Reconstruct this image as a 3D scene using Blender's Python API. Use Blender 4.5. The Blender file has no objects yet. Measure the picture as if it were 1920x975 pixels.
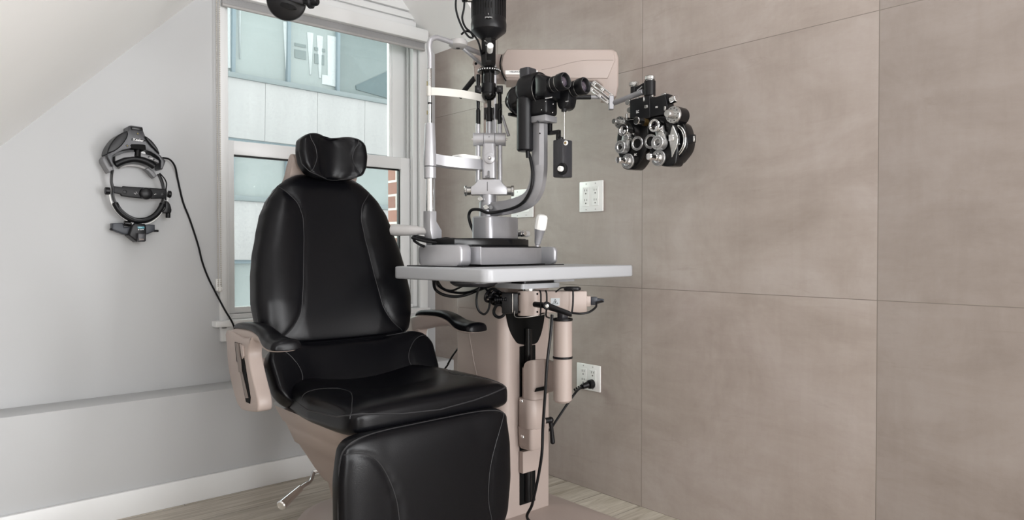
import bpy, bmesh, math, random
from mathutils import Vector, Matrix
random.seed(7)
SC = bpy.context.scene
COL = SC.collection
V3 = Vector
PI = math.pi

# ------------------------------------------------------------------ camera
CAM = V3((-2.046, -2.906, 0.942)); FPX = 1315.0
YAW = math.radians(48.6); PIT = math.radians(0.85)
fh = V3((math.cos(YAW), math.sin(YAW), 0)); CR = V3((fh.y, -fh.x, 0)); CZ = V3((0, 0, 1))
FW = fh * math.cos(PIT) - CZ * math.sin(PIT); CU = CZ * math.cos(PIT) + fh * math.sin(PIT)
def ray(px, py): return FW + CR * ((px - 960) / FPX) - CU * ((py - 487.5) / FPX)
def at(px, py, d): return CAM + ray(px, py) * d
def onp(px, py, n, p):
    r = ray(px, py); n = V3(n); return CAM + r * ((V3(p) - CAM).dot(n) / r.dot(n))
def onx(px, py, x): return onp(px, py, (1, 0, 0), (x, 0, 0))
def ony(px, py, y): return onp(px, py, (0, 1, 0), (0, y, 0))
def onz(px, py, z): return onp(px, py, (0, 0, 1), (0, 0, z))

cd = bpy.data.cameras.new('camera'); cam = bpy.data.objects.new('camera', cd); COL.objects.link(cam)
cd.sensor_width = 36.0; cd.sensor_fit = 'HORIZONTAL'; cd.lens = 36.0 * FPX / 1920.0; cd.clip_start = 0.02
cam.matrix_world = Matrix((( CR.x, CU.x, -FW.x, CAM.x), (CR.y, CU.y, -FW.y, CAM.y), (CR.z, CU.z, -FW.z, CAM.z), (0, 0, 0, 1)))
SC.camera = cam

# ------------------------------------------------------------------ materials
def lin(c):
    c = c / 255.0
    return c / 12.92 if c <= 0.04045 else ((c + 0.055) / 1.055) ** 2.4
def rgb(r, g, b): return (lin(r), lin(g), lin(b), 1)
class NT:
    def __init__(s, name):
        s.m = bpy.data.materials.new(name); s.m.use_nodes = True
        s.t = s.m.node_tree; s.t.nodes.clear()
        s.out = s.n('ShaderNodeOutputMaterial')
    def n(s, typ, **kw):
        nd = s.t.nodes.new(typ)
        for k, v in kw.items():
            if k in nd.inputs: nd.inputs[k].default_value = v
            else: setattr(nd, k, v)
        return nd
    def l(s, a, ao, b, bi): s.t.links.new(a.outputs[ao], b.inputs[bi])
def mat(name, col, rough=0.5, metal=0.0, var=0.06, scale=40.0, bump=0.0, bscale=200.0, coat=0.0, spec=0.5, stretch=None):
    N = NT(name)
    b = N.n('ShaderNodeBsdfPrincipled', Roughness=rough, Metallic=metal)
    b.inputs['Coat Weight'].default_value = coat; b.inputs['Coat Roughness'].default_value = 0.15
    b.inputs['Specular IOR Level'].default_value = spec
    tc = N.n('ShaderNodeTexCoord'); src = tc; so = 'Object'
    if stretch:
        mp = N.n('ShaderNodeMapping', Scale=stretch); N.l(tc, 'Object', mp, 'Vector'); src = mp; so = 'Vector'
    nz = N.n('ShaderNodeTexNoise', Scale=scale, Detail=4.0); N.l(src, so, nz, 'Vector')
    rp = N.n('ShaderNodeValToRGB')
    c = V3(col[:3])
    rp.color_ramp.elements[0].position = 0.3; rp.color_ramp.elements[1].position = 0.7
    rp.color_ramp.elements[0].color = (*(c * (1 - var)), 1); rp.color_ramp.elements[1].color = (*(c * (1 + var)), 1)
    N.l(nz, 'Fac', rp, 'Fac'); N.l(rp, 'Color', b, 'Base Color')
    if bump:
        bn = N.n('ShaderNodeTexNoise', Scale=bscale, Detail=3.0); N.l(src, so, bn, 'Vector')
        bp = N.n('ShaderNodeBump', Strength=bump, Distance=0.002); N.l(bn, 'Fac', bp, 'Height'); N.l(bp, 'Normal', b, 'Normal')
    N.l(b, 'BSDF', N.out, 'Surface')
    return N.m
M = {}
M['leather'] = mat('black_leather', (0.0028, 0.0028, 0.0038), 0.28, var=0.15, scale=120, bump=0.10, bscale=420, spec=0.19)
M['leather_edge'] = mat('leather_piping', (0.024, 0.024, 0.026), 0.4, var=0.1, spec=0.35)
M['beige'] = mat('beige_enamel', rgb(167, 153, 146), 0.42, var=0.02, scale=8)
M['beige_dark'] = mat('beige_grey_lever', rgb(120, 110, 104), 0.45, var=0.03)
M['white_paint'] = mat('white_wall_paint', rgb(187, 188, 189), 0.7, var=0.012, scale=3, bump=0.05, bscale=160)
M['ceil_paint'] = mat('white_ceiling_paint', rgb(249, 249, 248), 0.75, var=0.01, scale=3)
M['low_bounce'] = mat('low_bounce_taupe', rgb(112, 103, 95), 0.7, var=0.02, scale=3)  # dark tone invented for unseen walls and ceiling, to cut bounced light
M['white_gloss'] = mat('white_gloss_trim', rgb(228, 229, 229), 0.35, var=0.012, scale=6)
M['white_plastic'] = mat('white_plastic', rgb(238, 238, 236), 0.3, var=0.01)
M['white_laminate'] = mat('white_laminate', rgb(172, 174, 178), 0.32, var=0.01, scale=12)
M['silver'] = mat('silver_satin', rgb(160, 160, 164), 0.4, metal=0.6, var=0.03, scale=30)
M['silver_light'] = mat('light_silver_enamel', rgb(180, 180, 184), 0.36, metal=0.5, var=0.02, scale=30)
M['dial_silver'] = mat('engraved_silver', rgb(188, 188, 188), 0.3, metal=0.85, var=0.12, scale=400)
M['grey_plastic'] = mat('grey_plastic', rgb(168, 166, 165), 0.45, var=0.03)
M['chrome'] = mat('chrome', rgb(225, 225, 225), 0.12, metal=1.0, var=0.02)
M['steel'] = mat('knurled_steel', rgb(192, 192, 190), 0.26, metal=0.92, var=0.06, scale=300)
M['brass'] = mat('brass', rgb(170, 140, 90), 0.3, metal=0.9, var=0.05)
M['brass_dark'] = mat('dull_brass', rgb(112, 100, 52), 0.5, metal=0.5)
M['black_gloss'] = mat('black_gloss_enamel', (0.004, 0.004, 0.0045), 0.2, var=0.1, spec=0.3)
M['black_satin'] = mat('black_satin_plastic', (0.005, 0.005, 0.0062), 0.36, var=0.12, bump=0.05, bscale=500, spec=0.3)
M['black_rubber'] = mat('black_rubber', (0.004, 0.004, 0.005), 0.42, var=0.1, spec=0.25)
M['dark_grey'] = mat('dark_grey_plastic', rgb(48, 48, 52), 0.36, var=0.06)
M['mid_grey'] = mat('mid_grey_plastic', rgb(112, 112, 114), 0.4, var=0.05)
M['blue_grey'] = mat('dark_blue_grey_plastic', rgb(48, 52, 60), 0.45, var=0.06)
M['dark_slot'] = mat('dark_slot', (0.003, 0.003, 0.003), 0.7, spec=0.15)
M['white_mark'] = mat('white_marking', rgb(225, 225, 225), 0.5, var=0.01)
M['black_mark'] = mat('black_marking', rgb(30, 30, 34), 0.5, var=0.01)
M['slot_grey'] = mat('grey_socket_slot', rgb(96, 94, 92), 0.6)
M['band_white'] = mat('off_white_band', rgb(206, 204, 198), 0.5, var=0.01)
M['grey_label'] = mat('grey_label', rgb(176, 182, 186), 0.4, var=0.01)
M['screen_blue'] = mat('teal_mirror', rgb(90, 150, 165), 0.15, var=0.05)
M['blind'] = mat('grey_blind_fabric', rgb(150, 150, 151), 0.8, var=0.03, scale=200, bump=0.1, bscale=600)
M['bead'] = mat('bead_chain', rgb(190, 186, 178), 0.35, var=0.05)
M['concrete'] = mat('pale_concrete_panel', rgb(174, 173, 173), 0.85, var=0.045, scale=1.6, stretch=(2.6, 1, 0.35))
M['ledge_metal'] = mat('grey_window_ledge', rgb(126, 136, 138), 0.6, var=0.04, scale=2)
M['mullion'] = mat('blue_grey_mullion', rgb(122, 138, 146), 0.5, var=0.04)
M['far_pane'] = mat('pale_teal_pane', rgb(148, 157, 156), 0.25, var=0.06, scale=0.8)
M['far_pane_dark'] = mat('dark_teal_pane', rgb(112, 124, 124), 0.25, var=0.12, scale=0.6)
M['far_pane_shade'] = mat('teal_grey_shade', rgb(84, 102, 106), 0.6, var=0.08, scale=3)
M['curtain'] = mat('white_curtain', rgb(196, 202, 203), 0.9, var=0.02)
def stain_mat():
    m = mat('yellow_stain', rgb(176, 164, 112), 0.7, var=0.3, scale=60); return m
M['stain'] = stain_mat()

def glass_mat():
    N = NT('window_glass')
    tr = N.n('ShaderNodeBsdfTransparent'); tr.inputs['Color'].default_value = (0.925, 0.955, 0.955, 1)
    gl = N.n('ShaderNodeBsdfGlossy', Roughness=0.03); df = N.n('ShaderNodeBsdfDiffuse'); df.inputs['Color'].default_value = (0.7, 0.78, 0.78, 1)
    fr = N.n('ShaderNodeFresnel', IOR=1.35)
    mx = N.n('ShaderNodeMixShader'); N.l(fr, 'Fac', mx, 'Fac'); N.l(tr, 'BSDF', mx, 1); N.l(gl, 'BSDF', mx, 2)
    tc = N.n('ShaderNodeTexCoord'); nz = N.n('ShaderNodeTexNoise', Scale=90.0, Detail=2.0); N.l(tc, 'Object', nz, 'Vector')
    rp = N.n('ShaderNodeMapRange'); rp.inputs[1].default_value = 0.5; rp.inputs[2].default_value = 0.8; rp.inputs[3].default_value = 0.05; rp.inputs[4].default_value = 0.14
    N.l(nz, 'Fac', rp, 0)
    m2 = N.n('ShaderNodeMixShader'); N.l(rp, 0, m2, 'Fac'); N.l(mx, 'Shader', m2, 1); N.l(df, 'BSDF', m2, 2)
    N.l(m2, 'Shader', N.out, 'Surface'); return N.m
M['glass'] = glass_mat()
def lens_mat():
    N = NT('coated_lens')
    b = N.n('ShaderNodeBsdfPrincipled', Roughness=0.04, Metallic=0.0); b.inputs['Base Color'].default_value = (0.02, 0.018, 0.03, 1)
    b.inputs['Coat Weight'].default_value = 1.0; b.inputs['Specular IOR Level'].default_value = 0.9
    tc = N.n('ShaderNodeTexCoord'); nz = N.n('ShaderNodeTexNoise', Scale=20.0); N.l(tc, 'Object', nz, 'Vector')
    rp = N.n('ShaderNodeValToRGB'); rp.color_ramp.elements[0].color = (0.01, 0.01, 0.015, 1); rp.color_ramp.elements[1].color = (0.09, 0.07, 0.10, 1)
    N.l(nz, 'Fac', rp, 'Fac'); N.l(rp, 'Color', b, 'Base Color'); N.l(b, 'BSDF', N.out, 'Surface'); return N.m
M['lens'] = lens_mat()

def tile_mat():
    N = NT('concrete_look_tile')
    tc = N.n('ShaderNodeTexCoord'); sx = N.n('ShaderNodeSeparateXYZ'); N.l(tc, 'Object', sx, 'Vector')
    def math_(op, a, b=None, c=None):
        m = N.n('ShaderNodeMath', operation=op)
        for i, v in enumerate((a, b, c)):
            if v is None: continue
            if isinstance(v, tuple): N.l(v[0], v[1], m, i)
            else: m.inputs[i].default_value = v
        return (m, 0)
    ty = math_('DIVIDE', math_('ADD', (sx, 'Y'), 1.302 + 8 * 0.816), 0.816)
    tz = math_('DIVIDE', (sx, 'Z'), 0.801)
    fy, fz = math_('FLOOR', ty), math_('FLOOR', tz)
    ry, rz = math_('SUBTRACT', ty, fy), math_('SUBTRACT', tz, fz)
    ey = math_('MULTIPLY', math_('MINIMUM', ry, math_('SUBTRACT', 1.0, ry)), 0.816)
    ez = math_('MULTIPLY', math_('MINIMUM', rz, math_('SUBTRACT', 1.0, rz)), 0.801)
    ed = math_('MINIMUM', ey, ez)
    grout = math_('LESS_THAN', ed, 0.0011)
    # per tile offset so each tile has its own clouding
    cb = N.n('ShaderNodeCombineXYZ'); N.l(fy[0], 0, cb, 'X'); N.l(fz[0], 0, cb, 'Y')
    wn = N.n('ShaderNodeTexWhiteNoise', noise_dimensions='3D'); N.l(cb, 'Vector', wn, 'Vector')
    sc = N.n('ShaderNodeVectorMath', operation='SCALE'); N.l(wn, 'Color', sc, 0); sc.inputs['Scale'].default_value = 7.0
    ad = N.n('ShaderNodeVectorMath', operation='ADD'); N.l(tc, 'Object', ad, 0); N.l(sc, 'Vector', ad, 1)
    def noise(scale, detail, rough, st, dist=0.0):
        mp = N.n('ShaderNodeMapping', Scale=st); N.l(ad, 'Vector', mp, 'Vector')
        nz = N.n('ShaderNodeTexNoise', Scale=scale, Detail=detail, Roughness=rough, Distortion=dist); N.l(mp, 'Vector', nz, 'Vector'); return (nz, 'Fac')
    big = noise(2.6, 8.0, 0.62, (1, 1, 1.5), 0.8)
    hor = noise(3.0, 8.0, 0.7, (1, 0.9, 4.5), 0.6)
    ver = noise(3.4, 8.0, 0.68, (1, 5.0, 0.8), 0.8)
    fine = noise(60.0, 4.0, 0.6, (1, 1, 1))
    s = math_('ADD', math_('MULTIPLY', big, 0.54), math_('MULTIPLY', hor, 0.24))
    s = math_('ADD', s, math_('MULTIPLY', ver, 0.16)); s = math_('ADD', s, math_('MULTIPLY', fine, 0.06))
    rp = N.n('ShaderNodeValToRGB'); e = rp.color_ramp.elements
    e[0].position = 0.30; e[0].color = rgb(145, 133, 125); e[1].position = 0.70; e[1].color = rgb(180, 171, 166)
    mid = e.new(0.5); mid.color = rgb(165, 154, 147)
    N.l(s[0], 0, rp, 'Fac')
    # sparse darker rubbed marks
    mk = noise(5.0, 10.0, 0.75, (1, 0.7, 3.2), 1.2)
    mr = N.n('ShaderNodeMapRange'); mr.inputs[1].default_value = 0.60; mr.inputs[2].default_value = 0.72; mr.inputs[3].default_value = 0.0; mr.inputs[4].default_value = 0.28
    N.l(mk[0], 'Fac', mr, 0)
    mxm = N.n('ShaderNodeMix', data_type='RGBA'); N.l(mr, 0, mxm, 0); N.l(rp, 'Color', mxm, 6); mxm.inputs[7].default_value = rgb(128, 115, 105)
    # tone differs a little from tile to tile; right-hand tiles carry painted light falloff
    tone = N.n('ShaderNodeMapRange'); tone.inputs[3].default_value = 0.95; tone.inputs[4].default_value = 1.04; N.l(wn, 'Value', tone, 0)
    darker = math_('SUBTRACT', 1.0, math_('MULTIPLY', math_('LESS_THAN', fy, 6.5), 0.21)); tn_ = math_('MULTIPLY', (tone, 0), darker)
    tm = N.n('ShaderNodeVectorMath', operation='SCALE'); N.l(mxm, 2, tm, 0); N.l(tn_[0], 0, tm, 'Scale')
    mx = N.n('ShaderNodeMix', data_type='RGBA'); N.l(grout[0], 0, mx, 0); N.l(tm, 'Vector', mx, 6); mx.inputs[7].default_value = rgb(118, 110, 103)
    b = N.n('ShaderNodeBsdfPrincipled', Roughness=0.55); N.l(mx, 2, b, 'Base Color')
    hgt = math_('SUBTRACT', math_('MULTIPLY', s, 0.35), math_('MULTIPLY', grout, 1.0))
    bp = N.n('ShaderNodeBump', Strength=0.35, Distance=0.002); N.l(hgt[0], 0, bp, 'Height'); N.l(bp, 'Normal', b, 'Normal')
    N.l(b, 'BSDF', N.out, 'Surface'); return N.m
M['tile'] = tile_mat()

def wood_mat():
    N = NT('grey_oak_plank')
    tc = N.n('ShaderNodeTexCoord'); mp = N.n('ShaderNodeMapping'); N.l(tc, 'Object', mp, 'Vector')
    br = N.n('ShaderNodeTexBrick', Scale=1.0); br.offset = 0.37
    br.inputs['Brick Width'].default_value = 1.25; br.inputs['Row Height'].default_value = 0.185; br.inputs['Mortar Size'].default_value = 0.0012
    br.inputs['Color1'].default_value = rgb(206, 198, 186); br.inputs['Color2'].default_value = rgb(186, 178, 166); br.inputs['Mortar'].default_value = rgb(92, 86, 78)
    N.l(mp, 'Vector', br, 'Vector')
    m2 = N.n('ShaderNodeMapping', Scale=(1.4, 22.0, 1.0)); N.l(tc, 'Object', m2, 'Vector')
    nz = N.n('ShaderNodeTexNoise', Scale=2.2, Detail=8.0, Roughness=0.65, Distortion=1.2); N.l(m2, 'Vector', nz, 'Vector')
    rp = N.n('ShaderNodeValToRGB'); rp.color_ramp.elements[0].position = 0.35; rp.color_ramp.elements[0].color = (0.62, 0.59, 0.54, 1)
    rp.color_ramp.elements[1].position = 0.62; rp.color_ramp.elements[1].color = (1, 1, 1, 1); N.l(nz, 'Fac', rp, 'Fac')
    mx = N.n('ShaderNodeMix', data_type='RGBA', blend_type='MULTIPLY'); mx.inputs[0].default_value = 1.0
    N.l(br, 'Color', mx, 6); N.l(rp, 'Color', mx, 7)
    b = N.n('ShaderNodeBsdfPrincipled', Roughness=0.42); N.l(mx, 2, b, 'Base Color'); N.l(b, 'BSDF', N.out, 'Surface'); return N.m
M['wood'] = wood_mat()
def brick_mat():
    N = NT('red_brick')
    tc = N.n('ShaderNodeTexCoord'); mp = N.n('ShaderNodeMapping'); mp.inputs['Rotation'].default_value = (PI / 2, 0, PI / 2); N.l(tc, 'Object', mp, 'Vector')
    sx = N.n('ShaderNodeSeparateXYZ'); N.l(tc, 'Object', sx, 'Vector'); cb = N.n('ShaderNodeCombineXYZ')
    ad = N.n('ShaderNodeMath', operation='ADD'); N.l(sx, 'X', ad, 0); N.l(sx, 'Y', ad, 1); N.l(ad, 0, cb, 'X'); N.l(sx, 'Z', cb, 'Y')
    br = N.n('ShaderNodeTexBrick', Scale=1.0); br.inputs['Brick Width'].default_value = 0.21; br.inputs['Row Height'].default_value = 0.072
    br.inputs['Mortar Size'].default_value = 0.006; br.inputs['Color1'].default_value = rgb(150, 104, 90); br.inputs['Color2'].default_value = rgb(126, 84, 74); br.inputs['Mortar'].default_value = rgb(205, 200, 194)
    N.l(cb, 'Vector', br, 'Vector')
    b = N.n('ShaderNodeBsdfPrincipled', Roughness=0.9); N.l(br, 'Color', b, 'Base Color'); N.l(b, 'BSDF', N.out, 'Surface'); return N.m
M['brick'] = brick_mat()

# ------------------------------------------------------------------ mesh kit
class MB:
    """Collects shapes in world (or M-local) space; build() links them as one mesh object."""
    def __init__(s, mtx=None): s.v = []; s.f = []; s.M = mtx or Matrix.Identity(4)
    def raw(s, vs, fs):
        o = len(s.v); s.v += [s.M @ V3(p) for p in vs]; s.f += [tuple(i + o for i in f) for f in fs]; return s
    def frombm(s, bm, mtx=None):
        bm.verts.ensure_lookup_table(); bm.verts.index_update()
        vs = [(mtx @ v.co) if mtx else v.co.copy() for v in bm.verts]
        s.raw(vs, [[v.index for v in f.verts] for f in bm.faces]); bm.free(); return s
    def box(s, c, size, bev=0.0, seg=2, rot=None):
        bm = bmesh.new(); bmesh.ops.create_cube(bm, size=1.0)
        for v in bm.verts: v.co = V3((v.co.x * size[0], v.co.y * size[1], v.co.z * size[2]))
        if bev > 0:
            bmesh.ops.bevel(bm, geom=list(bm.edges), offset=min(bev, 0.49 * min(size)), segments=seg, affect='EDGES', profile=0.5)
        m = Matrix.Translation(V3(c)) @ (rot.to_4x4() if rot else Matrix.Identity(4))
        return s.frombm(bm, m)
    def lathe(s, p, axis, prof, seg=28):
        a = V3(axis).normalized(); u = a.orthogonal().normalized(); w = a.cross(u); p = V3(p)
        vs = []; fs = []; rings = []
        for r, h in prof:
            if r < 1e-6: vs.append(p + a * h); rings.append([len(vs) - 1])
            else:
                st = len(vs)
                for k in range(seg):
                    t = 2 * PI * k / seg; vs.append(p + a * h + (u * math.cos(t) + w * math.sin(t)) * r)
                rings.append(list(range(st, st + seg)))
        for A, B in zip(rings, rings[1:]):
            for k in range(seg):
                k2 = (k + 1) % seg
                if len(A) == 1 and len(B) == 1: continue
                if len(A) == 1: fs.append((A[0], B[k], B[k2]))
                elif len(B) == 1: fs.append((A[k], B[0], A[k2]))
                else: fs.append((A[k], B[k], B[k2], A[k2]))
        return s.raw(vs, fs)
    def cyl(s, p0, p1, r0, r1=None, bev=0.0, seg=28):
        p0, p1 = V3(p0), V3(p1); r1 = r0 if r1 is None else r1; L = (p1 - p0).length; b = min(bev, L * .45, r0 * .9, r1 * .9)
        pr = [(0, 0), (r0 - b, 0), (r0, b), (r1, L - b), (r1 - b, L), (0, L)] if b > 0 else [(0, 0), (r0, 0), (r1, L), (0, L)]
        return s.lathe(p0, p1 - p0, pr, seg)
    def ring(s, c, axis, ro, ri, h, seg=36, bev=0.0):
        b = bev
        return s.lathe(c, axis, [(ri, 0), (ro - b, 0), (ro, b), (ro, h - b), (ro - b, h), (ri, h), (ri, 0)], seg)
    def tube(s, pts, r, seg=10, closed=False):
        pts = [V3(p) for p in pts]; n = len(pts); rs = r if isinstance(r, (list, tuple)) else [r] * n
        tg = []
        for i in range(n):
            a = pts[(i - 1) % n] if (closed or i > 0) else pts[0]; b = pts[(i + 1) % n] if (closed or i < n - 1) else pts[-1]
            tg.append((b - a).normalized())
        u = tg[0].orthogonal().normalized(); vs = []; fs = []
        for i in range(n):
            u = (u - tg[i] * u.dot(tg[i])).normalized(); w = tg[i].cross(u)
            for k in range(seg):
                t = 2 * PI * k / seg; vs.append(pts[i] + (u * math.cos(t) + w * math.sin(t)) * rs[i])
        m = n if closed else n - 1
        for i in range(m):
            i2 = (i + 1) % n
            for k in range(seg):
                k2 = (k + 1) % seg; fs.append((i * seg + k, i * seg + k2, i2 * seg + k2, i2 * seg + k))
        if not closed:
            fs.append(tuple(range(seg - 1, -1, -1))); fs.append(tuple((n - 1) * seg + k for k in range(seg)))
        return s.raw(vs, fs)
    def loft(s, secs, caps=True):
        n = len(secs[0]); vs = [p for sc in secs for p in sc]; fs = []
        for i in range(len(secs) - 1):
            for k in range(n):
                k2 = (k + 1) % n; fs.append((i * n + k, i * n + k2, (i + 1) * n + k2, (i + 1) * n + k))
        if caps: fs.append(tuple(range(n - 1, -1, -1))); fs.append(tuple((len(secs) - 1) * n + k for k in range(n)))
        return s.raw(vs, fs)
    def prism(s, poly, O, U, Vv, N, t, bev=0.0, seg=2, smooth_corner=False):
        """poly in (u,v) extruded from O by t along N; caps' rims bevelled."""
        O, U, Vv, N = V3(O), V3(U), V3(Vv), V3(N)
        bm = bmesh.new(); bv = [bm.verts.new(O + U * a + Vv * b) for a, b in poly]
        f = bm.faces.new(bv); r = bmesh.ops.extrude_face_region(bm, geom=[f])
        bmesh.ops.translate(bm, verts=[g for g in r['geom'] if isinstance(g, bmesh.types.BMVert)], vec=N * t)
        bmesh.ops.recalc_face_normals(bm, faces=list(bm.faces))
        if bev > 0:
            es = [e for e in bm.edges if len(e.link_faces) == 2 and any(len(fc.verts) == len(poly) and len(poly) != 4 for fc in e.link_faces)] if len(poly) != 4 else list(bm.edges)
            bmesh.ops.bevel(bm, geom=es, offset=bev, segments=seg, affect='EDGES', profile=0.5)
        return s.frombm(bm)
    def strip(s, outer, inner, N, t):
        n = len(outer); N = V3(N) * t; vs = [V3(p) for p in outer] + [V3(p) for p in inner]; vs = vs + [p + N for p in vs]; m = 2 * n; fs = []
        for i in range(n - 1):
            fs += [(i, i + 1, n + i + 1, n + i), (m + i, m + n + i, m + n + i + 1, m + i + 1), (i, m + i, m + i + 1, i + 1), (n + i, n + i + 1, m + n + i + 1, m + n + i)]
        fs += [(0, n, m + n, m), (n - 1, m + n - 1, m + 2 * n - 1, 2 * n - 1)]
        bm = bmesh.new(); bv = [bm.verts.new(p) for p in vs]
        for f in fs: bm.faces.new([bv[i] for i in f])
        bmesh.ops.recalc_face_normals(bm, faces=list(bm.faces))
        es = [e for e in bm.edges if len(e.link_faces) == 2 and e.calc_face_angle(0) > 0.7]
        bmesh.ops.bevel(bm, geom=es, offset=.003, segments=2, affect='EDGES', profile=0.5, clamp_overlap=True)
        return s.frombm(bm)
    def sphere(s, c, r, seg=20, rings=12, sq=(1, 1, 1)):
        c = V3(c); prof = []
        bm = bmesh.new(); bmesh.ops.create_uvsphere(bm, u_segments=seg, v_segments=rings, radius=r)
        for v in bm.verts: v.co = V3((v.co.x * sq[0], v.co.y * sq[1], v.co.z * sq[2]))
        return s.frombm(bm, Matrix.Translation(c))
    def build(s, name, m, parent=None, ang=38, sub=0, label=None):
        c = V3((0, 0, 0))
        xs = [p.x for p in s.v]; ys = [p.y for p in s.v]; zs = [p.z for p in s.v]
        c = V3(((min(xs) + max(xs)) / 2, (min(ys) + max(ys)) / 2, (min(zs) + max(zs)) / 2))
        if parent is None and KEEP0[0]: c = V3((0, 0, 0))
        me = bpy.data.meshes.new(name); me.from_pydata([tuple(p - c) for p in s.v], [], s.f)
        bm = bmesh.new(); bm.from_mesh(me); bmesh.ops.recalc_face_normals(bm, faces=list(bm.faces)); bm.to_mesh(me); bm.free()
        me.shade_smooth(); me.set_sharp_from_angle(angle=math.radians(ang))
        me.materials.append(M[m] if isinstance(m, str) else m)
        o = bpy.data.objects.new(name, me); COL.objects.link(o); place(o, c, parent)
        if sub:
            md = o.modifiers.new('subsurf', 'SUBSURF'); md.levels = sub; md.render_levels = sub
        if label: o['label'] = label
        return o
KEEP0 = [False]
WL = {}
def place(o, wloc, parent):
    WL[o.name] = V3(wloc); o.parent = parent
    o.location = V3(wloc) - (WL[parent.name] if parent else V3((0, 0, 0)))
def thing(name, loc, label, cat, group=None):
    o = bpy.data.objects.new(name, None); COL.objects.link(o); place(o, V3(loc), None); o.empty_display_size = 0.05
    return tag(o, label, cat, group)
def tag(o, label, cat, group=None):
    o['label'] = label; o['category'] = cat
    if group: o['group'] = group
    return o
def struct(name, mb, m, ang=38):
    KEEP0[0] = True; o = mb.build(name, m, None, ang); KEEP0[0] = False
    o['kind'] = 'structure'; return o
def copy_tree(o, parent=None):
    c = o.copy(); COL.objects.link(c); c.parent = parent
    WL[c.name] = WL[o.name].copy()
    for ch in [x for x in bpy.data.objects if x.parent == o]: copy_tree(ch, c)
    return c
def spl(P, n=10, closed=False):
    P = [V3(p) for p in P]; out = []; N = len(P)
    rng = range(N if closed else N - 1)
    for i in rng:
        if closed: a, b, c, d = P[(i - 1) % N], P[i], P[(i + 1) % N], P[(i + 2) % N]
        else: a, b, c, d = P[max(i - 1, 0)], P[i], P[i + 1], P[min(i + 2, N - 1)]
        for k in range(n):
            t = k / n
            out.append(0.5 * ((2 * b) + (c - a) * t + (2 * a - 5 * b + 4 * c - d) * t * t + (3 * b - a - 3 * c + d) * t ** 3))
    if not closed: out.append(P[-1])
    return out
def spl2(P, n=8, closed=True): return [(p.x, p.y) for p in spl([(a, b, 0) for a, b in P], n, closed)]
def interp(tab, x):
    if x <= tab[0][0]: return tab[0][1]
    for (a, fa), (b, fb) in zip(tab, tab[1:]):
        if x <= b:
            t = (x - a) / (b - a); t = t * t * (3 - 2 * t) * 0.35 + t * 0.65
            return fa + (fb - fa) * t
    return tab[-1][1]
def rrect(hx, hy, r, n=6):
    out = []
    for cx, cy, a0 in ((hx - r, hy - r, 0), (-hx + r, hy - r, PI / 2), (-hx + r, -hy + r, PI), (hx - r, -hy + r, 1.5 * PI)):
        for k in range(n + 1):
            t = a0 + PI / 2 * k / n; out.append((cx + r * math.cos(t), cy + r * math.sin(t)))
    return out
def lettering(txt, size, O, U, Vv, m, parent, depth=0.0006, name='lettering', bold=0.0):
    cu = bpy.data.curves.new('txt', 'FONT'); cu.body = txt; cu.size = size; cu.extrude = depth; cu.align_x = 'CENTER'; cu.align_y = 'CENTER'; cu.offset = bold
    to = bpy.data.objects.new('txt', cu); COL.objects.link(to)
    dg = bpy.context.evaluated_depsgraph_get(); dg.update(); me = bpy.data.meshes.new_from_object(to.evaluated_get(dg))
    bpy.data.objects.remove(to); U, Vv = V3(U).normalized(), V3(Vv).normalized(); Nn = U.cross(Vv); O = V3(O)
    mb = MB(); mb.raw([O + U * v.co.x + Vv * v.co.y + Nn * v.co.z for v in me.vertices], [tuple(p.vertices) for p in me.polygons])
    return mb.build(name, m, parent)

def cushion(O, U, Vv, N, L, half, T, B, name, m, parent, disp=None, bend=None, nu=56, nv=56, q=7.0, ps=2.6, pv=2.6, tfun=None):
    """Upholstered pad: outline half(v)->(left,right) along U, crown T on the front (N), B on the back."""
    O, U, Vv, N = V3(O), V3(U), V3(Vv), V3(N)
    ss = [math.sin(PI / 2 * (-1 + 2 * i / nu)) for i in range(nu + 1)]
    ws = [math.sin(PI / 2 * (-1 + 2 * j / nv)) for j in range(nv + 1)]
    def fall(x, p): return max(0.0, 1 - abs(x) ** p) ** (1 / p)
    def pt(s, w, back=False):
        v = (w + 1) / 2; l, r = half(v); cr = fall(w, q); mid = (r - l) / 2; h = (l + r) / 2
        u = mid + s * h * cr
        e = fall(s, ps * 1.6) * fall(w, pv * 1.6)
        n = -B * e if back else (tfun(s, v) if tfun else T) * e + (disp(s, v) * e if disp else 0)
        if bend: n += bend(s, v)
        return O + U * u + Vv * (v * L) + N * n
    mb = MB(); nU = nu + 1
    front = [pt(s, w) for w in ws for s in ss]; back = [pt(s, w, True) for w in ws for s in ss]
    idx = lambda i, j: j * nU + i
    fs = []
    for j in range(nv):
        for i in range(nu):
            a, b, c, d = idx(i, j), idx(i + 1, j), idx(i + 1, j + 1), idx(i, j + 1)
            fs.append((a, b, c, d)); o = len(front); fs.append((o + a, o + d, o + c, o + b))
    mb.raw(front + back, fs)
    bm = bmesh.new(); vv = [bm.verts.new(p) for p in mb.v]
    for f in mb.f:
        try: bm.faces.new([vv[i] for i in f])
        except ValueError: pass
    bmesh.ops.remove_doubles(bm, verts=list(bm.verts), dist=0.0004)
    bmesh.ops.dissolve_degenerate(bm, edges=list(bm.edges), dist=0.0001)
    mb2 = MB(); mb2.frombm(bm)
    o = mb2.build(name, m, parent, ang=70)
    pt.N = N
    return o, pt
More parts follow.
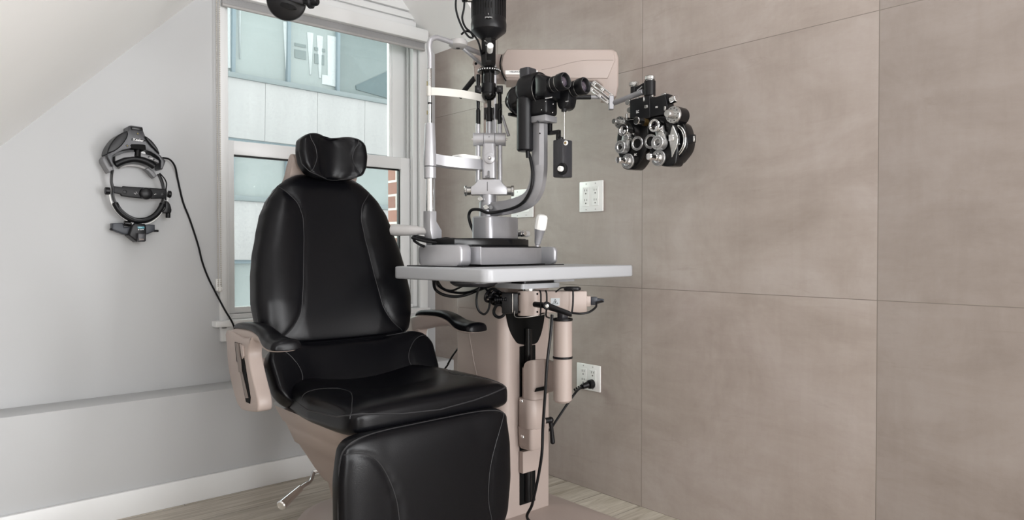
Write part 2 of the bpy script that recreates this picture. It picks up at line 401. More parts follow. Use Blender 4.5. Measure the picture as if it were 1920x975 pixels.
def seam_disp(curves, depth=0.004, sig=0.035, aspect=1.0):
    """groove along polylines given in (s, v)."""
    def d(s, v):
        best = 9
        for cv in curves:
            for (a, b), (c, e) in zip(cv, cv[1:]):
                ax, ay, bx, by = a, b * aspect, c, e * aspect
                dx, dy = bx - ax, by - ay; L2 = dx * dx + dy * dy or 1e-9
                t = max(0, min(1, ((s - ax) * dx + (v * aspect - ay) * dy) / L2))
                dd = math.hypot(s - ax - dx * t, v * aspect - ay - dy * t)
                if dd < best: best = dd
        return -depth * math.exp(-(best / sig) ** 2)
    return d
# ================================================================== ROOM SHELL
mb = MB(); mb.box((-1.5, -2.75, -0.05), (3.4, 6.1, 0.1)); struct('floor', mb, 'wood')
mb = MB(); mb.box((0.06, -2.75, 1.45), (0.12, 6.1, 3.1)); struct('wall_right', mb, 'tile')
# window wall, opening x -1.045..-0.075, z 0.655..2.1
WX0, WX1, WZ0, WZ1 = -1.045, -0.075, 0.655, 2.10
mb = MB()
mb.box(((-3.1 + WX0) / 2, 0.10, 1.5), (WX0 + 3.1, 0.2, 3.0)); mb.box((WX1 / 2, 0.10, 1.5), (-WX1, 0.2, 3.0))
mb.box(((WX0 + WX1) / 2, 0.10, WZ0 / 2), (WX1 - WX0, 0.2, WZ0)); mb.box(((WX0 + WX1) / 2, 0.10, (WZ1 + 3.0) / 2), (WX1 - WX0, 0.2, 3.0 - WZ1))
struct('wall_back', mb, 'white_paint')
mb = MB(); mb.box((-1.5, -0.0775, 0.2025), (3.2, 0.155, 0.405), 0.004); struct('wall_lower', mb, 'white_paint')
mb = MB(); mb.box((-1.5, -0.164, 0.0455), (3.0, 0.018, 0.091), 0.003); struct('baseboard_back', mb, 'white_gloss')
mb = MB(); mb.box((-3.0, -2.75, 1.45), (0.12, 6.1, 3.1)); struct('wall_left', mb, 'low_bounce')
# rear wall with a wide window opening behind the camera
mb = MB()
mb.box((-1.63, -5.66, 1.45), (0.48, 0.12, 3.1)); mb.box((-2.42, -5.66, 2.6), (1.1, 0.12, 0.9)); mb.box((-2.95, -5.66, 1.45), (0.14, 0.12, 3.1)); mb.box((-0.05, -5.66, 1.45), (0.2, 0.12, 3.1))
mb.box((-0.775, -5.66, 0.35), (1.26, 0.12, 0.9)); mb.box((-0.775, -5.66, 2.75), (1.26, 0.12, 0.5)); struct('wall_rear', mb, 'low_bounce')
# sloped dormer ceiling on the left, rising towards the room
def zl(x, y): return 1.287 + 1.017 * (x + 1.775) + 0.24 * (-y)
mb = MB(); XA, XB, YB = -2.94, -0.2, -2.62
lo = [(XA, 0.0), (XB, 0.0), (XB, YB), (XA, YB)]
mb.raw([(x, y, zl(x, y)) for x, y in lo] + [(x, y, zl(x, y) + 0.09) for x, y in lo],
       [(0, 1, 2, 3), (7, 6, 5, 4), (0, 4, 5, 1), (1, 5, 6, 2), (2, 6, 7, 3), (3, 7, 4, 0)])
struct('ceiling_slope', mb, 'ceil_paint')
mb = MB(); mb.prism([(0, 1.922), (0, 2.9), (-0.98, 2.9)], (0, -0.42, 0), (1, 0, 0), (0, 0, 1), (0, 1, 0), 0.42); struct('ceiling_gable', mb, 'ceil_paint')
mb = MB(); mb.box((-1.45, -2.75, 2.80), (3.2, 6.1, 0.1)); struct('ceiling', mb, 'low_bounce')

# ------------------------------------------------------------------ window
mb = MB()
def fr(x0, x1, z0, z1, y0, y1, bev=0.003): mb.box(((x0 + x1) / 2, (y0 + y1) / 2, (z0 + z1) / 2), (x1 - x0, y1 - y0, z1 - z0), bev)
# jambs, tracks, head, stool
fr(-1.045, -1.02, 0.655, 2.10, 0.0, 0.2); fr(-0.10, -0.075, 0.655, 2.10, 0.0, 0.2); fr(-1.021, -0.099, 2.05, 2.10, 0.001, 0.199); fr(-1.021, -0.099, 0.656, 0.675, 0.02, 0.22)
fr(-1.025, -1.012, 0.66, 2.06, 0.03, 0.05); fr(-0.122, -0.10, 0.66, 2.06, 0.012, 0.04); fr(-0.112, -0.10, 0.66, 2.06, 0.075, 0.09)
w1 = struct('window_1', mb, 'white_gloss')
def child_struct(name, mb_, m, par):
    o = mb_.build(name, m, par); return o
WL['window_1'] = V3((0, 0, 0))
# upper sash (outer), lower sash (inner)
mb = MB(); YU0, YU1 = 0.10, 0.135
fr(-1.0195, -0.985, 1.36, 2.045, YU0, YU1); fr(-0.185, -0.1005, 1.36, 2.045, YU0, YU1); fr(-0.987, -0.183, 2.03, 2.049, YU0 + .001, YU1 - .001); fr(-0.987, -0.183, 1.361, 1.40, YU0 + .001, YU1 - .001)
fr(-0.197, -0.183, 1.395, 2.04, YU0 + 0.008, YU1 - .002)
us = child_struct('upper_sash', mb, 'white_gloss', w1)
mb = MB(); fr(-1.0, -0.18, 1.39, 2.04, 0.116, 0.120, 0); child_struct('glass', mb, 'glass', us)
mb = MB(); YL0, YL1 = 0.045, 0.085
fr(-1.0195, -0.982, 0.676, 1.395, YL0, YL1); fr(-0.172, -0.1125, 0.676, 1.395, YL0, YL1); fr(-0.984, -0.170, 1.337, 1.3945, YL0 + .0008, YL1 - .001); fr(-0.984, -0.170, 0.677, 0.702, YL0 + .0008, YL1 - .001)
ls = child_struct('lower_sash', mb, 'white_gloss', w1)
mb = MB(); fr(-0.99, -0.165, 0.69, 1.35, 0.064, 0.068, 0); child_struct('glass', mb, 'glass', ls)
mb = MB(); fr(-0.981, -0.179, 1.331, 1.339, 0.055, 0.075, 0); fr(-0.178, -0.170, 0.704, 1.335, 0.056, 0.074, 0); child_struct('gasket', mb, 'black_rubber', ls)
# casing on the room side: legs, sill, head band of moulding cut by the sloping ceiling
mb = MB(); fr(-1.062, -1.035, 0.62, 2.06, -0.016, 0.01); fr(-0.10, -0.055, 0.42, 2.0, -0.016, 0.01); struct('trim_1', mb, 'white_gloss')
mb = MB(); fr(-1.09, -0.06, 0.632, 0.656, -0.045, 0.045); fr(-1.06, -0.09, 0.57, 0.632, -0.016, 0.002); struct('trim_2', mb, 'white_gloss')
mb = MB()
for k, (z0, z1, d) in enumerate(((2.012, 2.05, 0.02), (2.05, 2.058, 0.012), (2.058, 2.085, 0.026), (2.085, 2.092, 0.016), (2.092, 2.15, 0.034), (2.15, 2.2, 0.05))):
    fr(-1.06, -0.125, z0, z1, -d, 0.01, 0.002)
struct('trim_3', mb, 'white_gloss')
mb = MB()
for z, h in ((1.75, 0.05), (1.62, 0.02), (1.33, 0.03), (1.2, 0.05), (1.02, 0.02), (0.88, 0.03)):
    mb.box((-0.058, -0.0165, z), (0.005, 0.001, h), 0.0)
o = mb.build('paint_stain', 'stain', None); o['kind'] = 'structure'; o['label'] = 'yellowish stains down the right window casing'

# ------------------------------------------------------------------ roller blind
t = thing('roller_blind', (-0.57, -0.02, 1.915), 'rolled-up roller blind with grey fabric edge across the top of the window', 'blind')
mb = MB(); fr(-1.062, -0.078, 1.952, 2.012, -0.062, -0.017, 0.006); mb.build('fascia', 'white_gloss', t)
mb = MB(); fr(-1.055, -0.085, 1.918, 1.953, -0.036, -0.030, 0.001); mb.build('fabric', 'blind', t)
mb = MB(); mb.cyl((-1.055, -0.033, 1.9195), (-0.085, -0.033, 1.9195), 0.007, seg=12); mb.build('hem_bar', 'grey_plastic', t)
mb = MB(); zz = 1.95
while zz > 0.78:
    for dx in (0.0, 0.011): mb.sphere((-1.074 + dx, -0.028, zz), 0.0030, 6, 4)
    zz -= 0.0085
for k in range(6):
    a = PI * k / 5; mb.sphere((-1.0685 - 0.0055 * math.cos(a), -0.028, 0.78 - 0.0055 * math.sin(a)), 0.003, 6, 4)
mb.tube([(-1.074, -0.028, 1.95), (-1.074, -0.028, 0.78)], 0.0012, 5); mb.tube([(-1.063, -0.028, 1.95), (-1.063, -0.028, 0.78)], 0.0012, 5)
mb.build('bead_chain', 'bead', t)
mb = MB(); mb.box((-1.0685, -0.010, 0.80), (0.02, 0.020, 0.05), 0.004); mb.cyl((-1.0685, -0.03, 0.785), (-1.0685, -0.018, 0.785), 0.012, bev=0.002); mb.build('chain_holder', 'white_plastic', t)

# ================================================================== OUTSIDE
YF = 15.0
tilt = -0.0151
def fz(px, py): return ony(px, py, YF).z
z_top, z_bot = fz(424, 143), fz(424, 256); z_low_top, z_low_bot = fz(430, 375), fz(430, 498)
xo = ony(424, 143, YF).x
bm_ = thing('office_building', (xo + 2.5, YF + 2.0, -4.0), 'pale concrete office building across the street seen through the window', 'building')
RT = Matrix.Translation((xo, YF, z_top)) @ Matrix.Rotation(-tilt, 4, 'Y') @ Matrix.Translation((-xo, -YF, -z_top))
X0, X1 = xo - 3.0, xo + 9.0; H = z_top - z_low_top; SPH = z_top - z_bot
def bbox(mb, x0, x1, y0, y1, z0, z1, b=0.0): mb.box(((x0 + x1) / 2, (y0 + y1) / 2, (z0 + z1) / 2), (x1 - x0, y1 - y0, z1 - z0), b)
px_seam = (ony(498, 200, YF).x, ony(596, 220, YF).x); PW = px_seam[1] - px_seam[0]
mull_x = [ony(440, 60, YF).x, ony(544, 60, YF).x, ony(637, 90, YF).x]
mw = mull_x[1] - mull_x[0]
for k in range(0, 3):
    zt = z_top - k * H
    if zt - SPH < -5 or zt > 9.5: continue
    # panel band
    x = px_seam[0] - 4 * PW
    while x < X1:
        mb = MB(RT); bbox(mb, x + 0.003, x + PW - 0.003, YF, YF + 0.25, zt - SPH, zt, 0.01); mb.build('concrete_panel', 'concrete', bm_); x += PW
    mb = MB(RT); bbox(mb, X0, X1, YF - 0.05, YF + 0.3, zt, zt + 0.13, 0.01); mb.build('ledge', 'ledge_metal', bm_)
    mb = MB(RT); bbox(mb, X0, X1, YF + 0.1, YF + 0.3, zt - SPH - 0.09, zt - SPH, 0.0); mb.build('window_head', 'mullion', bm_)
    zg0, zg1 = zt + 0.13, zt + (H - SPH - 0.09 if k else 3.2)
    x = mull_x[0] - 2 * mw; i = 0
    while x < X1:
        mb = MB(RT); bbox(mb, x - 0.045, x + 0.045, YF + 0.08, YF + 0.28, zg0, zg1, 0.01); mb.build('mullion', 'mullion', bm_)
        nx = x + mw if x < mull_x[1] - .1 else (mull_x[2] if abs(x - mull_x[1]) < .1 else x + 2.2 * mw)
        mb = MB(RT); bbox(mb, x, nx, YF + 0.22, YF + 0.26, zg0, zg1); mb.build('window_pane', 'far_pane_dark' if abs(x - mull_x[2]) < .1 and k == 0 else 'far_pane', bm_)
        x = nx
# drapes hanging in the windows and a dark roof edge behind the last pane
zt = z_top + 0.13
def drape(px0, px1, pyt, pyb, tap):
    a, b = ony(px0, pyt, YF + 0.2), ony(px1, pyt, YF + 0.2); c = ony((px0 + px1) / 2, pyb, YF + 0.2)
    mb = MB(); n = 10; zt_, zb_ = a.z, c.z; secs = []
    for i in range(n + 1):
        v = i / n; w = (b.x - a.x) * (1 - tap * v) ; cx = (a.x + b.x) / 2; z = zt_ + (zb_ - zt_) * v
        secs.append([(cx - w / 2, YF + 0.21, z), (cx, YF + 0.17, z), (cx + w / 2, YF + 0.21, z), (cx, YF + 0.215, z)])
    mb.loft(secs); mb.build('curtain', 'curtain', bm_)
for d in ((447, 452, 16, 110, 0.6), (424, 437, 12, 128, 0.3), (531, 543, 40, 130, 0.7), (576, 588, 60, 140, 0.8), (594, 606, 66, 146, 0.7), (614, 635, 66, 162, 0.05), (604, 632, 140, 160, 0.0)): drape(*d)
mb = MB(); q = [(667, 160), (735, 130), (733, 186), (668, 168)]
pp = [ony(*p, YF + 0.2) for p in q]; mb.prism([(p.x, p.z) for p in pp], (0, YF + 0.19, 0), (1, 0, 0), (0, 0, 1), (0, 1, 0), 0.03); mb.build('dark_blind', 'far_pane_shade', bm_)
for (a, b, c, d) in ((553, 574, 80, 90), (553, 574, 92, 112), (590, 610, 88, 98), (590, 608, 100, 122)):
    mb = MB(); p0, p1 = ony(a, c, YF + .2), ony(b, d, YF + .2); bbox(mb, p0.x, p1.x, YF + 0.2, YF + 0.215, p1.z, p0.z); mb.build('window_shade', 'far_pane_dark', bm_)
mb = MB(RT); bbox(mb, X0, X1, YF + 0.3, YF + 4, -4.0, z_top + 4.9); mb.build('wall', 'concrete', bm_)
# brick return of this building beside the window
mb = MB(); mb.box((0.05, 0.24, 1.3), (0.30, 0.085, 3.0)); o = struct('wall_outside', mb, 'brick')
mb = MB(); mb.box((2.0, 9.0, -4.05), (40, 17, 0.1)); struct('ground', mb, 'concrete')
# ================================================================== EXAM CHAIR
CH = thing('exam_chair', (-0.905, -0.95, 0.03), 'black leather examination chair with beige armrests and a separate headrest', 'chair')
CX = -0.9415
# --- base and pedestal
mb = MB(); mb.lathe((-0.905, -0.90, 0.038), (0, 0, 1), [(0, 0), (0.222, 0), (0.226, 0.012), (0.224, 0.03), (0.212, 0.046), (0.190, 0.053), (0.186, 0.056), (0.10, 0.062), (0, 0.062)], 64); mb.build('base', 'beige', CH)
mb = MB()
def sec(z, x0, x1, y0, y1, r):
    hx, hy = (x1 - x0) / 2, (y1 - y0) / 2
    return [((x0 + x1) / 2 + a, (y0 + y1) / 2 + b, z) for a, b in rrect(hx, hy, r, 8)]
mb.loft([sec(0.09, -1.035, -0.75, -1.10, -0.85, 0.09), sec(0.16, -1.035, -0.75, -1.11, -0.85, 0.09), sec(0.22, -1.045, -0.745, -1.13, -0.84, 0.09), sec(0.235, -1.06, -0.735, -1.15, -0.83, 0.09),
         sec(0.27, -1.08, -0.72, -1.19, -0.815, 0.09), sec(0.31, -1.10, -0.71, -1.22, -0.80, 0.09), sec(0.345, -1.118, -0.70, -1.235, -0.785, 0.09), sec(0.352, -1.128, -0.70, -1.24, -0.78, 0.09), sec(0.40, -1.145, -0.69, -1.255, -0.765, 0.09),
         sec(0.412, -1.150, -0.69, -1.258, -0.76, 0.09), sec(0.418, -1.156, -0.69, -1.262, -0.755, 0.09), sec(0.465, -1.175, -0.69, -1.265, -0.745, 0.08)])
mb.build('pedestal', 'beige', CH, ang=50)
# release lever
mb = MB(); LV = [onp(588, 885, fh, CAM + fh * 2.20), onp(582, 902, fh, CAM + fh * 2.16), onp(570, 910, fh, CAM + fh * 2.12), onp(552, 925, fh, CAM + fh * 2.08)]
LV = [V3(p) for p in LV]; mb.tube([LV[0] + CR * 0.10 + V3((0, 0, 0.03))] + spl(LV, 6), 0.0065, 12); lev = mb.build('release_lever', 'chrome', CH)
g0, g1 = LV[3] + (LV[2] - LV[3]).normalized() * 0.03, V3(at(526, 949, 2.03)); mb = MB(); mb.cyl(g0, g1, 0.0105, 0.0150, bev=0.003, seg=20); mb.build('lever_grip', 'chrome', lev)

# --- seat
def rounded_half(wl, wr): return lambda v: (wl, wr)
SY0, SY1 = -1.315, -0.83
sc_l = [(-1.0, 0.045), (-0.955, 0.06), (-0.88, 0.12), (-0.76, 0.24), (-0.69, 0.34), (-0.70, 0.42), (-0.76, 0.48), (-0.84, 0.53), (-0.95, 0.58), (-1.0, 0.6)]
sc_r = [(-a, b) for a, b in sc_l]
def seat_t(s, v): return 0.062 - 0.026 * max(0, 1 - (s / 0.72) ** 2) * min(1, v / 0.45) - 0.006 * (1 - v)
def half_seat(v):
    w = interp([(0, 0.272), (0.1, 0.276), (0.5, 0.274), (1, 0.245)], v); return (w, w)
dsp = seam_disp([spl2(sc_l, 4, False), spl2(sc_r, 4, False)], 0.003, 0.022)
seat, spt = cushion((CX + 0.032, SY0, 0.497), (1, 0.022, 0), (-0.022, 1, 0), (0, 0, 1), SY1 - SY0, half_seat, 0.06, 0.052, 'seat', 'leather', CH, disp=dsp, tfun=seat_t, ps=3.0, pv=2.6, q=16, nu=72, nv=72)
def piping(pts, fn, par, r=0.0013, name='piping', off=0.0):
    mb = MB(); P = [fn(max(-.999, min(.999, s)), max(-.999, min(.999, 2 * v - 1))) for s, v in spl2(pts, 10, False)]
    nn = getattr(fn, 'N', None) or HN; P = [p + nn * .0009 for p in P]; mb.tube(P, r, 6); return mb.build(name, 'leather_edge', par)
piping(sc_l, spt, seat); piping(sc_r, spt, seat)
mb = MB(); mb.tube([spt(math.copysign(1, math.cos(a)) * abs(math.cos(a)) ** 0.12 if abs(math.cos(a)) > 1e-6 else 0, math.copysign(1, math.sin(a)) * abs(math.sin(a)) ** 0.12 if abs(math.sin(a)) > 1e-6 else 0) for a in [2 * PI * k / 160 for k in range(160)]], 0.0022, 6, True); mb.build('welt', 'leather_edge', seat)

# --- lumbar cushion between seat and backrest
LO = V3((CX + 0.012, -0.905, 0.455)); LVv = V3((0, 0.105, 0.178)); LL = LVv.length; LVv.normalize(); LN = V3((0, -LVv.z, LVv.y))
lm_l = [(-1.0, 0.86), (-0.90, 0.86), (-0.79, 0.80), (-0.70, 0.68), (-0.66, 0.52), (-0.68, 0.38), (-0.78, 0.22), (-0.90, 0.08), (-0.95, 0.02)]
lm_r = [(-a, b) for a, b in lm_l]
def lum_t(s, v): return 0.045 + 0.03 * max(0, abs(s) - 0.55) * (1 - 0.3 * v)
def lum_bend(s, v): return 0.10 * max(0, abs(s) - 0.35) ** 2 - 0.02 * (1 - v) * (1 - s * s)
lum, lpt = cushion(LO, (1, 0, 0), LVv, LN, LL, lambda v: (interp([(0, .262), (.3, .288), (.7, .294), (1, .272)], v),) * 2, 0.05, 0.05, 'lumbar_cushion', 'leather', CH,
                   disp=seam_disp([spl2(lm_l, 4, False), spl2(lm_r, 4, False)], 0.003, 0.022), tfun=lum_t, bend=lum_bend, ps=3, pv=2.2, q=8)
piping(lm_l, lpt, lum); piping(lm_r, lpt, lum)

# --- backrest
BO = V3((CX, -0.80, 0.628)); BV = V3((0, 0.140, 0.55)).normalized(); BN = V3((0, -BV.z, BV.y)); BL = 0.578
def zv(z): return (z - 0.628) / (BV.z * BL)
prof = [(0.0, .238), (zv(.66), .262), (zv(.718), .274), (zv(.775), .279), (zv(.856), .272), (zv(.92), .261), (zv(.989), .242), (zv(1.05), .224), (zv(1.093), .203), (zv(1.139), .172), (zv(1.16), .150), (zv(1.18), .125), (1.0, .105)]
def half_back(v): w = interp(prof, v); return (w, w)
bs = [(.10, 1.195), (.17, 1.14), (.128, 1.095), (.108, 1.045), (.110, .98), (.118, .92), (.130, .83), (.145, .745), (.168, .70), (.20, .67), (.238, .645), (.262, .63)]
bc_r = [(min(.995, x / half_back(max(0, min(1, zv(z))))[0]), max(0.005, min(.975, zv(z)))) for x, z in bs[1:]]
bc_r = [(bc_r[0][0], .965)] + bc_r if False else bc_r
bc_l = [(-a, b) for a, b in bc_r]
def seam_s(v):
    for (a, b), (c, e) in zip(bc_r, bc_r[1:]):
        if (b - v) * (e - v) <= 0 and b != e: return a + (c - a) * (v - b) / (e - b)
    return 0.99
def back_t(s, v):
    sv = seam_s(v); wing = max(0, abs(s) - sv) / max(0.06, 1 - sv)
    return 0.055 + 0.013 * math.sin(min(1, wing * 1.15) * PI * 0.62) * min(1, (1 - v) * 4) * min(1, v * 4) - 0.006 * (1 - (s / 0.5) ** 2 if abs(s) < .5 else 0)
back, bpt = cushion(BO, (1, 0, 0), BV, BN, BL, half_back, 0.05, 0.055, 'backrest', 'leather', CH, disp=seam_disp([spl2(bc_l, 3, False), spl2(bc_r, 3, False)], 0.0028, 0.022, 1.6), tfun=back_t, ps=2.6, pv=2.4, q=11, nu=84, nv=84)
piping(bc_l, bpt, back); piping(bc_r, bpt, back)
def outline_ring(fn, n=150, e=0.15, k=0.999):
    P = []
    for i in range(n):
        a = 2 * PI * i / n; c, s_ = math.cos(a), math.sin(a)
        P.append(fn(k * math.copysign(abs(c) ** e, c), k * math.copysign(abs(s_) ** e, s_)))
    return P
mb = MB(); mb.tube(outline_ring(bpt), 0.0022, 6, True); mb.build('welt', 'leather_edge', back)
# back shell
shell = MB()
P_out = [bpt(0.97 * s, 2 * v - 1) for s, v in [(-1, .03), (-1, .15), (-1, .3), (-1, .45), (-1, .6), (-1, .75), (-1, .88), (-1, .96), (1, .96), (1, .88), (1, .75), (1, .6), (1, .45), (1, .3), (1, .15), (1, .03)]]
secs = []
for k, (off, scl) in enumerate(((-0.025, 0.99), (-0.05, 0.985), (-0.068, 0.95), (-0.075, 0.85))):
    c = sum(P_out, V3((0, 0, 0))) / len(P_out); secs.append([c + (p - c) * scl + BN * off for p in P_out])
shell.loft(secs); shell.build('back_shell', 'black_satin', CH, ang=50)

# --- headrest
HO = V3((-0.936, -0.715, 1.176)); HV = V3((0, 0.10, 0.99)).normalized(); HN = V3((0, -HV.z, HV.y))
def half_head(v):
    w = interp([(0, .082), (.12, .104), (.3, .117), (.55, .1225), (.8, .119), (.93, .105), (1, .085)], v); return (w, w)
hc_r = [(.97, .10), (.80, .16), (.62, .30), (.535, .47), (.56, .62), (.66, .76), (.82, .88), (.93, .93)]
hc_l = [(-a, b) for a, b in hc_r]
HL = 0.150
def head_t(s, v): return 0.040 + 0.022 * max(0, (abs(s) - 0.45)) - 0.016 * max(0, 1 - (s / .55) ** 2)
head, hpt = cushion(HO, (1, 0, 0.0), HV, HN, HL, half_head, 0.04, 0.034, 'headrest', 'leather', CH, disp=seam_disp([spl2(hc_l, 4, False), spl2(hc_r, 4, False)], 0.003, 0.03, .62), tfun=head_t, ps=2.6, pv=2.4, q=6,
                    bend=lambda s, v: 0.022 * s * s)
# dip in the middle of the top edge
for vtx in head.data.vertices:
    wz = vtx.co.z; x = vtx.co.x
    if wz > 0: vtx.co.z -= 0.009 * math.exp(-(x / 0.05) ** 2) * min(1, wz / 0.06)
def hpt2(s, w):
    p = hpt(s, w); zc = WL[head.name].z
    if p.z > zc: p = V3((p.x, p.y, p.z - 0.009 * math.exp(-((p.x + 0.936) / 0.05) ** 2) * min(1, (p.z - zc) / 0.06)))
    return p
piping(hc_l, hpt2, head); piping(hc_r, hpt2, head)
mb = MB(); mb.tube(outline_ring(hpt2, 90, 0.3), 0.002, 6, True); mb.build('welt', 'leather_edge', head)
mb = MB(); mb.prism(spl2([(-0.05, -0.055), (0.0, -0.04), (0.035, 0.015), (0.05, 0.06), (0.03, 0.075), (0.005, 0.05), (-0.03, -0.005), (-0.075, -0.03)], 5), (-1.055, -0.635, 1.185), (0, -1, 0), (0, 0, 1), (1, 0, 0), 0.25, 0.006)
mb.build('headrest_bracket', 'beige', CH)

# --- foot rest panel
FO = V3((CX - 0.018, -1.328, 0.478)); FV = V3((0, -0.03, -1)).normalized(); FN = V3((0, -1, 0.03)).normalized(); FL = 0.375
def half_foot(v):
    w = interp([(0, .262), (.08, .272), (.3, .282), (.55, .282), (.8, .270), (1, .24)], v); return (w, w)
fc_l = [(-.985, .10), (-.86, .105), (-.70, .15), (-.56, .27), (-.46, .45), (-.43, .60), (-.45, .74), (-.52, .88), (-.58, .97)]
fc_r = [(.985, .04), (.90, .10), (.76, .26), (.68, .42), (.65, .58), (.67, .72), (.74, .86), (.82, .97)]
def foot_t(s, v): return 0.036 + 0.014 * max(0, abs(s) - 0.55)
foot, fpt = cushion(FO, (1, 0.022, 0), FV, FN, FL, half_foot, 0.04, 0.035, 'footrest', 'leather', CH, disp=seam_disp([spl2(fc_l, 4, False), spl2(fc_r, 4, False)], 0.0028, 0.02), tfun=foot_t, ps=3, pv=3, q=14)
piping(fc_l, fpt, foot); piping(fc_r, fpt, foot)
mb = MB(); mb.tube(outline_ring(fpt, 120), 0.0022, 6, True); mb.build('welt', 'leather_edge', foot)
mb = MB(); mb.box((CX, -1.285, 0.30), (0.36, 0.045, 0.26), 0.012); mb.build('footrest_bracket', 'beige', CH)

# --- armrests
def arm(xc, sgn, front_post):
    """xc: pad centre; sgn: -1 left of sitter in view, +1 right."""
    arm_ = MB()
    ym = lambda y: -0.778 + (y + 0.762) * 0.88
    path = spl([(xc, ym(a), b) for a, b in ((-0.762, 0.700), (-0.80, 0.708), (-0.88, 0.712), (-0.96, 0.712), (-1.02, 0.702), (-1.07, 0.685), (-1.12, 0.678), (-1.165, 0.679))], 5)
    n = len(path); secs = []
    for i, p in enumerate(path):
        t = i / (n - 1); w = interp([(0, .022), (.25, .024), (.55, .027), (.75, .037), (.9, .038), (1, .026)], t)
        dn = interp([(0, .060), (.2, .052), (.4, .036), (.55, .02), (.75, .010), (1, .006)], t)
        secs.append([p + V3((a, 0, 0)) for a in (0,)] and [V3((p.x - w, p.y, p.z)), V3((p.x - w * .96, p.y, p.z - dn * .55)), V3((p.x - w * .6, p.y, p.z - dn)), V3((p.x + w * .6, p.y, p.z - dn)), V3((p.x + w * .96, p.y, p.z - dn * .55)), V3((p.x + w, p.y, p.z)), V3((p.x + w * .6, p.y, p.z + .003)), V3((p.x - w * .6, p.y, p.z + .003))])
    arm_.loft(secs); a = arm_.build('armrest', 'beige', CH, ang=60, sub=2)
    pad = MB(); secs = []
    path = spl([(xc, ym(a), b) for a, b in ((-0.785, 0.702), (-0.805, 0.7115), (-0.88, 0.716), (-0.96, 0.716), (-1.02, 0.706), (-1.07, 0.689), (-1.12, 0.682), (-1.160, 0.681), (-1.176, 0.680))], 5); n = len(path)
    for i, p in enumerate(path):
        t = i / (n - 1); w = interp([(0, .010), (.06, .021), (.25, .025), (.5, .029), (.72, .041), (.88, .043), (.96, .034), (1, .012)], t)
        h = interp([(0, .006), (.06, .014), (.5, .019), (.7, .024), (.88, .026), (.96, .020), (1, .006)], t)
        secs.append([p + V3((w * math.copysign(abs(math.cos(k)) ** .75, math.cos(k)), 0, (h if math.sin(k) > 0 else .004) * math.copysign(abs(math.sin(k)) ** .75, math.sin(k)))) for k in [2 * PI * q_ / 20 for q_ in range(20)]])
    pad.loft(secs); pad.build('arm_pad', 'leather', a, ang=70, sub=1)
    # side carrier plate with its slot and sliding lever
    o = xc - 0.028 if sgn < 0 else xc - 0.012
    poly = [(-0.762, 0.700), (-0.764, 0.650), (-0.772, 0.60), (-0.800, 0.545), (-0.838, 0.500), (-0.862, 0.486), (-0.895, 0.481), (-0.985, 0.492), (-1.005, 0.505), (-1.0, 0.535), (-0.972, 0.575), (-0.945, 0.62), (-0.935, 0.655), (-0.960, 0.690), (-0.955, 0.700), (-0.90, 0.690)]
    if sgn > 0: poly = [(-0.728, 0.690), (-0.730, 0.60), (-0.748, 0.50), (-0.775, 0.47), (-0.815, 0.48), (-0.806, 0.56), (-0.800, 0.62), (-0.812, 0.655), (-0.850, 0.685), (-0.80, 0.696)]
    pl_ = MB(); pl_.prism(spl2(poly, 3), (o, 0, 0), (0, 1, 0), (0, 0, 1), (1, 0, 0), 0.042, 0.006); c = pl_.build('arm_carrier', 'beige', CH, ang=50)
    sd = -1 if sgn < 0 else 1; xs = o - 0.0005 if sgn < 0 else o + 0.0425
    def strip(poly, dx, m, nm, t=0.003):
        q_ = MB(); q_.prism([(a - 0.022, b) for a, b in poly], (xs + sd * dx - (t / 2), 0, 0), (0, 1, 0), (0, 0, 1), (1, 0, 0), t, 0.0008, 1); return q_.build(nm, m, c)
    if sgn > 0: return a
    strip([(-0.815, 0.672), (-0.868, 0.672), (-0.885, 0.635), (-0.932, 0.528), (-0.928, 0.510), (-0.900, 0.510), (-0.842, 0.610), (-0.828, 0.618)], 0.0, 'dark_slot', 'slot')
    strip([(-0.832, 0.672), (-0.852, 0.672), (-0.866, 0.630), (-0.874, 0.592), (-0.860, 0.590), (-0.846, 0.630)], 0.004, 'beige_dark', 'slide_lever', 0.006)
    strip([(-0.858, 0.594), (-0.874, 0.594), (-0.920, 0.525), (-0.903, 0.522)], 0.002, 'beige_dark', 'slide_plate', 0.004)
    strip([(-0.862, 0.672), (-0.884, 0.668), (-0.893, 0.640), (-0.880, 0.630)], 0.002, 'beige', 'gusset', 0.006)
    return a
arm(-1.272, -1, True)
arm(-0.632, 1, True)
# link between the carriers under the back cushion
mb = MB(); mb.cyl((-1.27, -0.83, 0.60), (-0.62, -0.83, 0.60), 0.016, seg=20); mb.build('carrier_shaft', 'beige', CH)
# ================================================================== INSTRUMENT STAND
ST = thing('instrument_stand', (-0.42, -1.01, 0.0), 'beige instrument stand with a tall pillar and swing arms behind the chair', 'instrument stand')
# floor plate, reaching under the chair
mb = MB(); mb.prism([(a - 0.69, b - 1.16) for a, b in rrect(0.468, 0.41, 0.10, 10)], (0, 0, 0), (1, 0, 0), (0, 1, 0), (0, 0, 1), 0.038, 0.012, 3); mb.build('floor_plate', 'beige', ST, ang=50)
